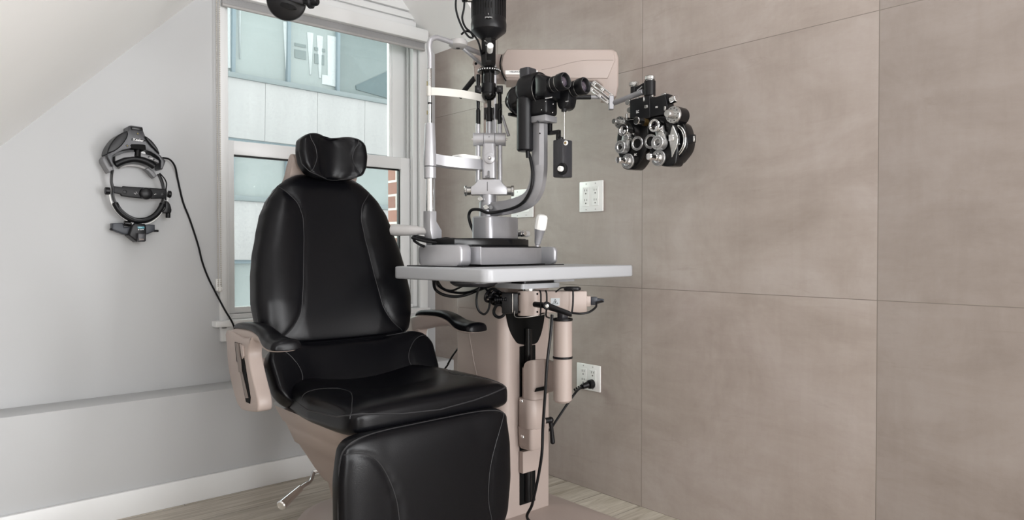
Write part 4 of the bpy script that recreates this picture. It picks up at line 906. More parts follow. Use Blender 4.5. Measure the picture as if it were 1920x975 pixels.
# ================================================================== SLIT LAMP
A = V3((-0.53, -1.07, 0.0))
LM = Matrix.Translation(A) @ Matrix.Rotation(math.radians(7), 4, 'Z'); LI = LM.inverted()
FM = Matrix(((CR.x, fh.x, 0, A.x), (CR.y, fh.y, 0, A.y), (0, 0, 1, 0), (0, 0, 0, 1)))
dA = (A + V3((0, 0, .942)) - CAM).dot(fh); SA = FPX / dA
AX = 960 + FPX * ((A - CAM).dot(CR)) / dA
def fx(px): return (px - 917.5) / SA
def fz_(py): return at(917, py, dA).z
def lpl(px, py, ax_, val):
    o = LI @ CAM; d = LI.to_3x3() @ ray(px, py); t = (val - o[ax_]) / d[ax_]; return o + d * t
def lx(px, py, X=0.0): return lpl(px, py, 0, X)
SL = thing('slit_lamp', (A.x, A.y, TZ), 'silver and black slit lamp microscope standing on the white instrument table', 'slit lamp')
zb = TZ
# --- lower rails and guards
gy0, gy1 = lx(866, 490, -.225).y, lx(785, 490, -.225).y
ztop = at(830, 459, 2.27).z
mb = MB(LM); mb.box((0.0, (gy0 + gy1) / 2, zb + .0015), (.50, gy1 - gy0 + .06, .003), .0005, 1); sp_ = mb.build('slide_mat', 'black_satin', SL)
def guard(x, w, gz=ztop, side='guard'):
    mb = MB(LM); hy = (gy1 - gy0) / 2; hz = (gz - zb - .003) / 2
    sec0 = rrect(hy, hz, .018, 8); secs = []
    for dx, k in ((-w / 2, .94), (-w / 2 + .004, .99), (-w / 2 + .008, 1), (w / 2 - .012, 1), (w / 2 - .004, .98), (w / 2, .92)):
        secs.append([(x + dx, (gy0 + gy1) / 2 + a * (1 if abs(dx) < w / 2 - .005 else k), zb + .003 + hz + (b * k if b > 0 else b)) for a, b in sec0])
    mb.loft(secs); return mb.build(side, 'silver_light', SL, ang=50)
guard(-.205, .05); guard(lx(1050, 480, 0).x + .245, .022, at(1050, 462, 2.33).z)
mb = MB(LM); mb.cyl((-.185, -.055, zb + .030), (.195, -.055, zb + .030), .010, seg=20); mb.cyl((-.185, .03, zb + .030), (.195, .03, zb + .030), .010, seg=20); mb.build('axle', 'chrome', SL)
for yy in (-.055, .03):
    mb = MB(LM); mb.lathe((-.178, yy, zb + .030), (1, 0, 0), [(0, 0), (.017, 0), (.017, .012), (.012, .013), (.012, .02), (0, .02)], 24); mb.build('track_wheel', 'steel', SL)
# --- sliding base: silver housing with a rounded right end
zs0, zs1 = zb + .006, at(960, 464, 2.3).z
def plan(poly, n=4): return spl2(poly, n)
mb = MB(LM); fp = [(-.166, -.120), (-.06, -.128), (.05, -.128), (.125, -.118), (.172, -.085), (.188, -.03), (.185, .04), (.15, .09), (.05, .11), (-.08, .11), (-.166, .105)]
fp2 = [(-.166, .105), (-.166, -.122)] + spl2(fp[1:-1], 5, False)
mb.prism(fp2, (0, 0, zs0), (1, 0, 0), (0, 1, 0), (0, 0, 1), zs1 - zs0, .002); sb = mb.build('sliding_base', 'silver', SL, ang=40)
mb = MB(LM); fp3 = [(a * .985, b * .985) for a, b in fp2]; mb.prism(fp3, (0, 0, zs1 - .0005), (1, 0, 0), (0, 1, 0), (0, 0, 1), .004, .001, 1); mb.build('base_rim', 'black_satin', sb)
mb = MB(LM); mb.box((-.169, -.02, (zs0 + zs1) / 2 + .002), (.006, .21, zs1 - zs0), .001, 1); mb.build('end_bracket', 'silver_light', sb)
# rows of grip teeth on the slide mat edge
mb = MB(LM)
for i in range(22): mb.box((.03 + .006 * i, gy0 - .012 + .0, zb + .0042), (.003, .012, .003))
mb.build('rack_teeth', 'black_gloss', SL)
# --- black cross stage
zt0, zt1 = zs1 + .002, at(940, 448.5, 2.32).z
mb = MB(LM); st = [(-.215, -.055), (-.125, -.098), (-.028, -.112), (.045, -.110), (.105, -.085), (.11, .0), (.06, .08), (-.18, .08), (-.215, .05)]
mb.prism(st, (0, 0, zt0), (1, 0, 0), (0, 1, 0), (0, 0, 1), zt1 - zt0, .002); stg = mb.build('cross_stage', 'black_gloss', SL, ang=25)
mb = MB(LM); st2 = [(a * .93 + (.0), b * .93) for a, b in st[1:]]; mb.prism(st2, (0, 0, zt1 - .0005), (1, 0, 0), (0, 1, 0), (0, 0, 1), .003, .001, 1); mb.build('stage_top', 'black_satin', stg)
# --- silver bearing housing and rods
hz0, hz1 = zt1 + .002, at(945, 406, 2.33).z
h0, h1 = lpl(913, 430, 1, -.055), lpl(972, 430, 1, -.055)
mb = MB(LM); hc = ((h0.x + h1.x) / 2, -.02); hw = (h1.x - h0.x) / 2
secp = [(hc[0] + a, hc[1] + b) for a, b in rrect(hw, .045, .022, 8)]
mb.loft([[(a, b, hz0) for a, b in secp], [(a, b, hz1 - .004) for a, b in secp], [((a - hc[0]) * .95 + hc[0], (b - hc[1]) * .95 + hc[1], hz1) for a, b in secp]]); bh = mb.build('bearing_housing', 'silver', SL, ang=40)
mb = MB(FM); mb.box((fx(907), -.03, fz_(413.5)), (.030, .03, .022), .002); mb.build('rod_block', 'mid_grey', SL)
mb = MB(FM); 
for px, r_ in ((905.5, .0045), (913, .0035)): mb.cyl((fx(px), -.03, hz0 - .002), (fx(px), -.03, fz_(415)), r_, seg=14)
mb.build('guide_rods', 'brass', SL)
mb = MB(LM); q_ = lpl(986, 438, 1, -.04); mb.box((q_.x, -.02, q_.z), (.062, .04, .024), .011, 4); mb.build('lock_housing', 'grey_plastic', SL)
mb = MB(LM); q_ = lpl(985, 438, 1, -.075); mb.cyl((q_.x, -.044, q_.z), (q_.x, -.075, q_.z), .0085, bev=.001); mb.cyl((q_.x, -.058, q_.z), (q_.x, -.066, q_.z), .0105, bev=.001); mb.build('lock_knob', 'chrome', SL)
# --- joystick
j0, j1 = V3(at(1007, 462, 2.30)), V3(at(1017, 402, 2.285)); jd = (j1 - j0); JL = jd.length
mb = MB(); mb.lathe(j0, jd, [(0, 0), (.007, 0), (.007, .006), (.0095, .008), (.0175, JL * .52), (.018, JL * .53), (0, JL * .53)], 28); js = mb.build('joystick', 'silver', SL)
mb = MB(); mb.lathe(j0, jd, [(0, JL * .53), (.0185, JL * .53), (.0195, JL * .60), (.0195, JL * .82), (.0185, JL * .92), (.015, JL * .975), (.008, JL), (0, JL)], 12); mb.build('joystick_cap', 'white_plastic', js, ang=20)
# --- illumination unit, seen front-on (x along the picture, z up)
def fcyl(px, py0, py1, rpx, y=0.0, bev=.0006, seg=28, r1=None):
    return ((fx(px), y, fz_(py0)), (fx(px), y, fz_(py1)), rpx / SA, (r1 if r1 is None else r1 / SA), bev, seg)
mb = MB(FM); mb.cyl(*fcyl(915, 384, 364, 15)); mb.build('swing_hub', 'silver', SL)
mb = MB(FM); 
for px, py, y in ((904, 374, -.035), (915, 390, -.052)):
    mb2 = MB(FM); mb2.lathe((fx(px), y + .02, fz_(py)), (-.25, -1, 0), [(0, 0), (.0085, 0), (.0085, .02), (.0075, .021), (.0042, .021), (.0042, .019), (0, .019)], 20); k_ = mb2.build('clamp_screw', 'steel', SL)
    mb2 = MB(FM); mb2.cyl((fx(px + 6), y + .03, fz_(py + .5)), (fx(px + 6), y + .012, fz_(py + .5)), .0065, seg=16); mb2.build('screw_socket', 'mid_grey', SL)
mb = MB(FM); mb.prism([(fx(a), fz_(b)) for a, b in ((884, 366), (884, 352), (891, 347), (899, 338), (937, 338), (944, 346), (951, 353), (951, 366))], (0, -.028, 0), (1, 0, 0), (0, 0, 1), (0, 1, 0), .056, .003, 2); tb = mb.build('fork_base', 'silver_light', SL, ang=40)
mb = MB(FM); mb.box((fx(914.5), -.0283, fz_(351)), (.0016, .0015, .030)); mb.build('split_line', 'dark_slot', tb)
for s_, p0, p1, p2 in ((-1, 885, 876, 871), (1, 950, 958, 964)):
    mb = MB(FM); mb.cyl((fx(p0), 0, fz_(358)), (fx(p1), 0, fz_(358)), .0150, seg=28); 
    mb.cyl((fx(p1), 0, fz_(358)), (fx(p2), 0, fz_(358)), .0185, bev=.002, seg=14); mb.build('adjusting_knob', 'steel', tb, ang=25)
mb = MB(FM)
for px in (896.5, 937.5):
    mb2 = MB(FM); mb2.cyl(*fcyl(px, 342, 232, 4.3)); mb2.build('fork_post', 'silver_light', SL)
zt_, zb_ = fz_(271), fz_(335); mb = MB(FM)
mb.loft([[(fx(917.5) + a, b, z) for a, b in rrect(.0235 * k, .021, .010, 6)] for z, k in ((zb_, .98), (zb_ + .003, 1), (fz_(284), 1), (fz_(279), .93), (zt_, .92))]); cb = mb.build('carrier_block', 'silver_light', SL, ang=45)
mb = MB(FM); mb.lathe((fx(918.5), -.018, fz_(299)), (0, -1, 0), [(0, 0), (.018, 0), (.0185, .004), (.018, .013), (.013, .015), (0, .015)], 36); kb = mb.build('prism_knob', 'silver_light', cb)
mb = MB(FM); mb.lathe((fx(918.5), -.033, fz_(299)), (0, -1, 0), [(0, 0), (.0065, 0), (.0055, .003), (.003, .0055), (0, .006)], 16); mb.build('knob_screw', 'chrome', kb)
mb = MB(FM); mb.box((fx(917), -.024, fz_(327)), (.006, .008, .018), .001); mb.box((fx(915), -.028, fz_(333)), (.016, .006, .006), .001); mb.build('stop_pin', 'mid_grey', cb)
# cross drum with three segments
for a, b in ((887.5, 907), (907.3, 928), (928.3, 948.5)):
    mb = MB(FM); mb.cyl((fx(a), 0, fz_(262)), (fx(b), 0, fz_(262)), .0225, bev=.0012, seg=36); mb.build('cross_drum', 'silver_light', SL)
for a, b in ((887.5, 884.5), (948.5, 951.5)):
    mb = MB(FM); mb.cyl((fx(a), 0, fz_(262)), (fx(b), 0, fz_(262)), .004, bev=.001, seg=12); mb.build('drum_screw', 'chrome', SL)
mb = MB(FM); mb.lathe((fx(917.5), -.0222, fz_(259)), (0, -1, 0), [(0, 0), (.0022, 0), (.0022, .0006), (0, .0006)], 12); mb.build('drum_dot', 'mid_grey', SL)
mb = MB(FM); mb.cyl(*fcyl(917.5, 252, 229, 6.2)); mb.build('centre_socket', 'silver', SL)
mb = MB(FM); mb.cyl(*fcyl(917.5, 231, 187, 3.8)); mb.cyl(*fcyl(917.5, 229, 203, 6.0)); 
mb.box((fx(911), .004, fz_(214)), (.012, .022, .040), .002); mb.box((fx(924.5), .004, fz_(214)), (.009, .022, .040), .002); mb.build('stem', 'black_gloss', SL)
for px, pt in ((896.8, 141), (937.2, 163)):
    mb = MB(FM); mb.cyl(*fcyl(px, 234, 208, 4.4)); mb.cyl(*fcyl(px, 209, 204, 4.4, r1=3.0)); mb.cyl(*fcyl(px, 205, 190, 3.0, r1=3.6)); mb.cyl(*fcyl(px, 191, pt, 3.7)); mb.build('support_rod', 'black_gloss', SL)
mb = MB(FM); mb.box((fx(935), .012, fz_(209)), (.024, .03, .05), .002); mb.build('lever_housing', 'black_satin', SL)
mb = MB(FM); mb.cyl((fx(942), -.008, fz_(218)), (fx(954), -.016, fz_(257)), .0042, .0055, bev=.001, seg=14); mb.build('tilt_lever', 'silver', SL)
# bracket with two arms, lower lens barrel
mb = MB(FM)
for px in (896.8, 937.2): mb.box((fx(px), 0, fz_(169.5)), (.0215, .030, .0235), .002)
mb.cyl(*fcyl(917, 176, 158, 13, bev=.001)); mb.box((fx(917), .004, fz_(169)), (.085, .016, .014), .001); br_ = mb.build('lamp_bracket', 'black_satin', SL)
for px in (896.8, 937.2):
    mb = MB(FM); mb.lathe((fx(px), -.0148, fz_(169)), (0, -1, 0), [(0, 0), (.004, 0), (.004, .001), (.002, .0014), (0, .0014)], 12); mb.build('screw', 'dark_grey', br_)
mb = MB(FM); mb.lathe((fx(917), 0, fz_(176)), (0, 0, -1), [(0, 0), (.0235, 0), (.0245, .006), (.022, .014), (.014, .022), (.007, .025), (0, .025)], 32); mb.build('lens_barrel', 'black_gloss', br_)
mb = MB(FM); mb.cyl(*fcyl(917, 162, 136, 10.5)); mb.build('lamp_tube', 'black_gloss', SL)
# scale wheel with ticks
mb = MB(FM); mb.lathe((fx(917), 0, fz_(138)), (0, 0, 1), [(0, 0), (.036, 0), (.0385, .002), (.0385, .009), (.034, .013), (0, .014)], 48); sw_ = mb.build('scale_wheel', 'black_gloss', SL)
mb = MB(FM)
for i in range(14):
    a = PI + PI * (i + .5) / 14; r_ = .0387; mb.box((fx(917) + r_ * math.cos(a), r_ * math.sin(a), fz_(138) + .006), (.0035, .0012, .0035), rot=Matrix.Rotation(a + PI / 2, 3, 'Z'))
mb.build('scale_ticks', 'white_mark', sw_)
# octagonal neck with knob
mb = MB(FM); oc = [(.0245 * math.cos(2 * PI * (k + .5) / 8) * 1.04, .0245 * math.sin(2 * PI * (k + .5) / 8) * 1.04) for k in range(8)]
mb.loft([[(fx(916.5) + a * k, b * k, fz_(py)) for a, b in oc] for py, k in ((129, .75), (124, .95), (120, 1.0), (66, 1.0), (58, .98))]); nk = mb.build('lamp_neck', 'black_gloss', SL, ang=20)
mb = MB(FM); mb.cyl((fx(919), -.020, fz_(101)), (fx(920.5), -.060, fz_(96.5)), .0095, .0105, bev=.001, seg=28); mb.build('neck_knob', 'white_plastic', nk)
mb = MB(FM); mb.box((fx(918), -.0236, fz_(112)), (.018, .003, .02), .002); mb.build('neck_slot', 'dark_slot', nk)
for px, py in ((911, 83), (913, 91)):
    mb = MB(FM); mb.lathe((fx(px), -.022, fz_(py)), (-.3, -1, .2), [(0, 0), (.0026, 0), (.0026, .004), (.0014, .006), (0, .006)], 12); mb.build('neck_screw', 'chrome', nk)
mb = MB(FM); mb.cyl((fx(911), -.024, fz_(83)), (fx(915), -.027, fz_(86)), .0013, seg=8); mb.build('neck_lever', 'steel', nk)
# lamp house
zr = lambda py: fz_(py) - fz_(76)
mb = MB(FM); mb.lathe((fx(916.5), 0, fz_(76)), (0, 0, 1), [(0, 0), (.026, 0), (.058, zr(62)), (.0595, zr(60)), (.0605, zr(48)), (.0595, zr(46)), (.0585, zr(41)), (.0580, zr(20)), (.0575, zr(-40)), (.054, zr(-46)), (0, zr(-48))], 64); lh = mb.build('lamp_house', 'black_satin', SL, ang=30)
for i in range(36):
    a = 2 * PI * i / 36 + .08
    if math.sin(a) > .35: continue
    mb = MB(FM); R_ = .0583; mb.box((fx(916.5) + R_ * math.cos(a), R_ * math.sin(a), fz_(0)), (.0013, .0016, fz_(-36) - fz_(40)), 0, rot=Matrix.Rotation(a + PI / 2, 3, 'Z')); mb.build('cooling_rib', 'black_gloss', lh)
for k in (-1, 0, 1):
    a = -PI / 2 + k * .165 + .02; R_ = .0590; mb = MB(FM); mb.box((fx(916.5) + R_ * math.cos(a), R_ * math.sin(a), fz_(22)), (.0022, .0016, .020), 0, rot=Matrix.Rotation(a + PI / 2, 3, 'Z')); mb.build('vent_slot', 'dark_slot', lh)
a0 = -PI / 2 + .03
mb = MB(FM)
Rw = .0607; wp = []
for k in range(13):
    a = a0 + .24 * (k / 6 - 1); wp.append((a, 48))
top = [(fx(916.5) + Rw * math.cos(a), Rw * math.sin(a), fz_(43.5)) for a, _ in wp]; bot = [(fx(916.5) + Rw * math.cos(a), Rw * math.sin(a), fz_(43.5 + 5.8 * math.sqrt(max(0.02, 1 - ((a - a0) / .25) ** 2)))) for a, _ in wp]
mb.raw(top + bot, [(k, k + 1, 13 + k + 1, 13 + k) for k in range(12)]); mb.build('scale_window', 'dark_slot', lh)
mb = MB(FM)
Rw = .0612
for k in range(9):
    a = a0 + .18 * (k / 4 - 1); hgt = .0048 if k % 4 == 0 else .0028; mb.box((fx(916.5) + Rw * math.cos(a), Rw * math.sin(a), fz_(44.5) - hgt / 2), (.0011, .0004, hgt), 0, rot=Matrix.Rotation(a + PI / 2, 3, 'Z'))
mb.box((fx(917), -Rw, fz_(39.5)), (.0008, .0006, .005)); mb.build('scale_marks', 'white_mark', lh)
# plug of the lamp cable at the side of the house
mb = MB(FM); mb.cyl((fx(886), -.01, fz_(4)), (fx(877), -.014, fz_(4)), .009, seg=18); mb.build('socket_nut', 'steel', lh)
mb = MB(FM); mb.box((fx(872), -.016, fz_(-2)), (.018, .022, .038), .003); mb.build('cable_head', 'black_gloss', lh)
mb = MB(FM); mb.tube(spl([(fx(872), -.016, fz_(8)), (fx(871), -.018, fz_(22)), (fx(868), -.02, fz_(40)), (fx(874), -.03, fz_(58)), (fx(886), -.035, fz_(70)), (fx(897), -.04, fz_(84)), (fx(902), -.03, fz_(100)), (fx(904), .03, fz_(115)), (fx(904), .04, fz_(160))], 8), .0034, 8); mb.build('lamp_cable', 'black_rubber', lh)
mb = MB(FM); mb.tube(spl([(fx(866), -.02, fz_(-14)), (fx(858), -.02, fz_(-2)), (fx(856), -.02, fz_(18)), (fx(860), -.022, fz_(38)), (fx(869), -.03, fz_(60)), (fx(880), -.035, fz_(76)), (fx(888), -.035, fz_(78)), (fx(884), -.03, fz_(68)), (fx(874), -.02, fz_(64)), (fx(866), -.01, fz_(68))], 8), .0034, 8); mb.build('lamp_cable', 'black_rubber', lh)
# --- microscope arm (sweeps towards the examiner)
mb = MB(LM)
inner = [lx(*p) for p in ((918, 382), (931, 379), (958, 375), (985, 365), (996, 350), (1001, 325), (1003, 290), (1004, 232))]
outer = [lx(*p) for p in ((916, 408), (923, 406), (965, 399), (997, 386), (1015, 362), (1022, 328), (1023, 290), (1023, 232))]
ip_, op_ = spl(inner, 7), spl(outer, 7); secs = []
for a, b in zip(ip_, op_):
    d = (b - a); secs.append([V3((-.016, a.y, a.z)), V3((-.017, a.y + d.y * .15, a.z + d.z * .15)), V3((-.017, a.y + d.y * .72, a.z + d.z * .72)), V3((-.009, b.y, b.z)), V3((.010, b.y, b.z)), V3((.017, a.y + d.y * .72, a.z + d.z * .72)), V3((.016, a.y, a.z))])
mb.loft(secs); arm_m = mb.build('microscope_arm', 'silver', SL, ang=32)
mb = MB(FM); mb.cyl((fx(912), 0, fz_(407)), (fx(912), 0, fz_(379)), .024, bev=.001); mb.build('arm_hub', 'silver', SL)
q_ = lx(940, 393, -.018); mb = MB(LM); mb.lathe((-.0165, q_.y, q_.z), (-1, 0, 0), [(0, 0), (.003, 0), (.003, .0008), (0, .0008)], 12); mb.build('arm_rivet', 'steel', arm_m)
q_ = lx(1012, 250, -.018); mb = MB(LM); mb.lathe((-.0165, q_.y, q_.z), (-1, 0, 0), [(0, 0), (.0022, 0), (.0022, .0012), (0, .0012)], 12); mb.build('arm_hole', 'dark_slot', arm_m)
# black cable running along the arm
cpts = [(990, 284, -.012), (994, 296, -.02), (998, 318, -.0225), (998, 340, -.0225), (993, 360, -.0225), (980, 380, -.0225), (960, 391, -.0225), (935, 397, -.0225), (915, 399, -.04), (898, 393, -.05), (884, 394, -.06), (879, 404, -.06), (882, 420, -.06), (888, 434, -.055), (891, 447, -.05)]
mb = MB(LM); mb.tube(spl([lx(a, b, c) for a, b, c in cpts], 8), .0052, 10); mb.build('microscope_cable', 'black_rubber', SL)
# --- microscope head
mp = lambda px, py, X=0.0: lx(px, py, X)
y_ = lambda px: lx(px, 180).y
zz_ = lambda px, py: lx(px, py).z
a, b = lx(1004, 224), lx(1034, 226); mb = MB(LM); mb.box((0, (a.y + b.y) / 2, zz_(1018, 225)), (.058, abs(b.y - a.y), .020), .002); pf = mb.build('head_plate', 'silver', SL)
mb = MB(LM); q_ = lx(1005, 229, -.03); mb.lathe((-.029, q_.y - .008, q_.z), (-1, 0, 0), [(0, 0), (.004, 0), (.004, .004), (0, .004)], 12); mb.build('plate_screw', 'dark_grey', pf)
a, b = lx(1001, 205), lx(1035, 205); mb = MB(LM); mb.box((0, (a.y + b.y) / 2, zz_(1018, 202)), (.064, abs(b.y - a.y), .055), .010, 3); mh = mb.build('microscope_body', 'black_satin', SL)
ax_y = V3((0, -1, .05)).normalized()
dz = zz_(1000, 172); dc = lx(990, 172); de = lx(1016, 171)
mb = MB(LM); Ld = abs(de.y - dc.y); mb.lathe((0, dc.y, dc.z), ax_y, [(0, -.02), (.040, -.02), (.050, -.008), (.052, 0), (.052, Ld - .004), (.050, Ld), (.049, Ld), (0, Ld + .001)], 48); md_ = mb.build('magnification_drum', 'black_satin', SL)
mb = MB(LM); mb.ring((0, de.y, de.z), ax_y, .0505, .0490, .0016, 48); mb.build('drum_ring', 'steel', md_)
oc_ = lx(974, 188); mb = MB(LM); mb.sphere((0, oc_.y + .002, oc_.z), .046, 28, 16, (1, .85, 1.05)); mb.build('objective_housing', 'black_gloss', SL)
mb = MB(LM); q_ = lx(964, 216); mb.box((0, q_.y, q_.z), (.05, .012, .010), .002); mb.cyl((0, oc_.y + .035, oc_.z), (0, oc_.y + .046, oc_.z), .022, bev=.002); mb.build('objective_flange', 'black_satin', SL)
ut0, ut1 = lx(984.5, 284, -.028), lx(984.5, 183, -.028); mb = MB(LM); mb.lathe((-.028, ut0.y, ut0.z), (0, 0, 1), [(0, 0), (.022, 0), (.0265, .005), (.0265, ut1.z - ut0.z - .038), (.0268, ut1.z - ut0.z - .036), (.0268, ut1.z - ut0.z - .006), (.022, ut1.z - ut0.z), (0, ut1.z - ut0.z + .004)], 36); tube_u = mb.build('camera_tube', 'black_satin', SL)
mb = MB(LM); q_ = lx(989, 290, -.028); mb.cyl((-.028, q_.y, q_.z + .012), (-.026, q_.y, q_.z - .010), .0065, bev=.001, seg=14); mb.build('cable_gland', 'black_rubber', tube_u)
tb0, tb1 = lx(990, 153), lx(990, 129.5); mb = MB(LM); mb.loft([[(a, tb0.y + b, z) for a, b in rrect(.024 * k, .020 * k, .009, 6)] for z, k in ((tb0.z, .97), (tb0.z + .003, 1), (tb1.z - .003, 1), (tb1.z, .95))]); tbk = mb.build('filter_box', 'dark_grey', SL, ang=40)
mb = MB(LM); mb.cyl((0, tb0.y, lx(990, 172).z), (0, tb0.y, tb0.z), .019, bev=.001); mb.ring((0, tb0.y, lx(990, 166).z), (0, 0, 1), .026, .01, .007, 32, .002); mb.build('filter_neck', 'black_gloss', SL)
q_ = lx(992, 155, -.02); mb = MB(LM); mb.sphere((-.020, tb0.y - .006, q_.z), .0038, 12, 8); mb.build('filter_pin', 'white_plastic', tbk)
# binocular head
bx0, bx1 = lx(1012, 168), lx(1040, 166)
mb = MB(LM); mb.loft([[ (a, y, z + b) for a, b in rrect(hx, hz, .018, 6)] for y, hx, hz, z in ((bx0.y - .006, .036, .038, bx0.z), (bx0.y - .010, .040, .040, bx0.z), (bx0.y - .028, .052, .038, bx0.z + .002), (bx1.y, .060, .034, bx1.z - .002), (bx1.y - .012, .057, .029, bx1.z - .002))]); bn_ = mb.build('binocular_body', 'black_satin', SL, ang=45)
for sx, fpx, fpy, hp in ((-1, 1062, 151, None), (1, 1099, 160, None)):
    X = sx * .034
    f = lx(fpx, fpy, X); ad = V3((0, -1, .10)).normalized()
    mb = MB(LM); p = f - ad * .062; mb.cyl(p - ad * .030, p + ad * .004, .0200, .0205, seg=32); pr_ = mb.build('eyepiece_tube', 'black_satin', bn_)
    mb = MB(LM); mb.lathe(p, ad, [(0, 0), (.0225, 0), (.0235, .002), (.0235, .012), (.0225, .013), (.0225, .015), (.0245, .017), (.0245, .030), (.0235, .032), (.0265, .036), (.0268, .056), (.0255, .060), (.0235, .062), (.0205, .060), (.0175, .052), (0, .052)], 40); ey = mb.build('eyepiece', 'black_rubber', SL)
    for h_, r_ in ((.0135, .0238), (.031, .0248)):
        mb = MB(LM); mb.ring(p + ad * h_, ad, r_, r_ - .002, .0012, 40); mb.build('eyepiece_ring', 'steel', ey)
    mb = MB(LM); mb.ring(p + ad * .0605, ad, .0240, .0228, .0012, 40); mb.build('rim_ring', 'mid_grey', ey)
    mb = MB(LM); mb.lathe(p + ad * .0525, ad, [(0, .005), (.006, .0042), (.011, .0025), (.0150, 0), (0, -.001)], 32); mb.build('eyepiece_lens', 'lens', ey)
    mb = MB(LM); k0_ = lx(1030 if sx < 0 else 1062, 183 if sx < 0 else 187, X - .026)
q_ = lx(1062, 190, .034); mb = MB(LM); mb.prism(spl2([(-.022, .022), (.022, .026), (.020, -.012), (.008, -.026), (-.010, -.026), (-.020, -.01)], 4), (.012, q_.y, q_.z), (0, -1, 0), (0, 0, 1), (1, 0, 0), .045, .004); ph = mb.build('prism_housing', 'black_satin', SL, ang=40)
q_ = lx(1030, 183, -.0565); lettering('HAAG-STREIT', .0052, (-.0, 0, 0), (0, -1, 0), (0, 0, 1), 'white_mark', None) if False else None
def llet(txt, size, px, py, X, par, u=(0, -1, 0)):
    p = LM @ lx(px, py, X); R3 = LM.to_3x3(); return lettering(txt, size, p, R3 @ V3(u), (0, 0, 1), 'white_mark', par, .0002, bold=.00008)
llet('HAAG-STREIT', .0042, 1029, 183.5, -.0605, bn_, (0.1, -1, 0)); llet('900 BM', .0036, 1063, 190, .0116, ph)
for px, py in ((1023, 190), (1037, 195), (1015, 206), (1036, 211)):
    q_ = lx(px, py, -.0325); mb = MB(LM); mb.lathe((-.0318, q_.y, q_.z), (-1, 0, 0), [(0, 0), (.0017, 0), (.0015, .0008), (0, .0008)], 10); mb.build('screw', 'white_mark', mh)
# --- tonometer hanging at the right
tq = lx(1055, 298, .02); t0, t1 = lx(1055, 334, .02), lx(1055, 264, .02)
mb = MB(LM); mb.box((.02, tq.y, tq.z), (.05, .040, t1.z - t0.z), .004, 2); tn = mb.build('tonometer_body', 'dark_grey', SL)
kq = lx(1055, 317, -.006); mb = MB(LM); mb.lathe((-.005, kq.y, kq.z), (-1, 0, 0), [(0, 0), (.0185, 0), (.0185, .006), (.016, .008), (.012, .008), (.012, .006), (0, .006)], 36); mb.build('dial', 'black_satin', tn)
mb = MB(LM); mb.lathe((-.011, kq.y, kq.z), (-1, 0, 0), [(0, 0), (.0085, 0), (.0085, .010), (.007, .012), (0, .012)], 24); mb.build('dial_knob', 'white_plastic', tn)
kq = lx(1061, 268, -.006); mb = MB(LM); mb.lathe((-.005, kq.y, kq.z), (-1, 0, 0), [(0, 0), (.0075, 0), (.0075, .003), (.004, .0036), (0, .0036)], 24); bp_ = mb.build('badge', 'white_plastic', tn)
mb = MB(LM); mb.lathe((-.0085, kq.y, kq.z), (-1, 0, 0), [(0, 0), (.0038, 0), (.0038, .0008), (0, .0008)], 20); mb.build('badge_centre', 'brass', bp_)
mb = MB(LM); kq = lx(1051, 262, .02); mb.cyl((.02, kq.y, kq.z - .004), (.02, kq.y, kq.z + .008), .009, bev=.002); mb.build('body_cap', 'black_satin', tn)
p_ = [lx(*p, .02) for p in ((1031, 205), (1031, 246), (1036, 249), (1047, 249), (1046, 264))]
mb = MB(LM); mb.box((.02, p_[0].y, (p_[0].z + p_[1].z) / 2), (.012, .012, p_[0].z - p_[1].z), .001); mb.box((.02, (p_[1].y + p_[3].y) / 2, p_[2].z), (.012, abs(p_[3].y - p_[1].y) + .012, .012), .001); mb.box((.02, p_[3].y, (p_[3].z + p_[4].z) / 2), (.012, .012, abs(p_[3].z - p_[4].z)), .001); mb.build('tonometer_bracket', 'black_satin', SL)
r0, r1 = lx(1058, 200, .02), lx(1058, 266, .02); mb = MB(LM); mb.cyl(r0, r1, .0016, seg=10); mb.build('tonometer_rod', 'steel', SL)
mb = MB(LM); q_ = lx(1057.5, 206, .02); mb.cyl(q_ + V3((0, 0, .010)), q_ - V3((0, 0, .006)), .0085, bev=.001, seg=18); mb.build('rod_socket', 'black_satin', SL)
# --- head rest frame at the patient's side
FX0, FX1, FY = -.205, .100, .070
def lw(X, Y, py):  # height on the post from picture row
    w_ = LM @ V3((X, Y, 0)); d = (w_ - CAM).dot(fh); return CAM.z + 0 + (at(960, py, d).z - CAM.z)
zL = lambda py: lw(FX0, FY, py)
zfr = zL(68)
mb = MB(LM); pth = [(FX0, FY, zL(130)), (FX0, FY, zL(105)), (FX0 - .003, FY, zL(90)), (FX0 + .003, FY, zL(77)), (FX0 + .020, FY, zfr - .004), (FX0 + .045, FY, zfr), (FX0 + .15, FY, zfr - .004), (FX1 - .045, FY, zfr - .012), (FX1 - .015, FY, zfr - .022), (FX1, FY, zfr - .05), (FX1, FY, zfr - .12), (FX1, FY, zb + .07)]
mb.tube(spl(pth, 8), .0085, 16); fr_ = mb.build('head_rest_frame', 'silver_light', SL)
mb = MB(LM); mb.cyl((FX0, FY, zL(232)), (FX0, FY, zL(124)), .0058, seg=18); mb.build('chrome_rod', 'chrome', SL)
mb = MB(LM); mb.ring((FX0, FY, zL(196)), (0, 0, 1), .0068, .003, .005, 24); mb.build('rod_ring', 'black_rubber', SL)
mb = MB(LM); mb.lathe((FX0, FY, zL(312)), (0, 0, 1), [(0, 0), (.0205, 0), (.021, .004), (.0205, .03), (.0165, zL(236) - zL(312)), (.0145, zL(232) - zL(312)), (0, zL(231) - zL(312))], 32); mb.build('post_sleeve', 'silver_light', SL)
mb = MB(LM); mb.ring((FX0, FY, zL(335)), (0, 0, 1), .0195, .010, zL(313) - zL(335), 32, .0015); mb.build('height_ring', 'silver_light', SL)
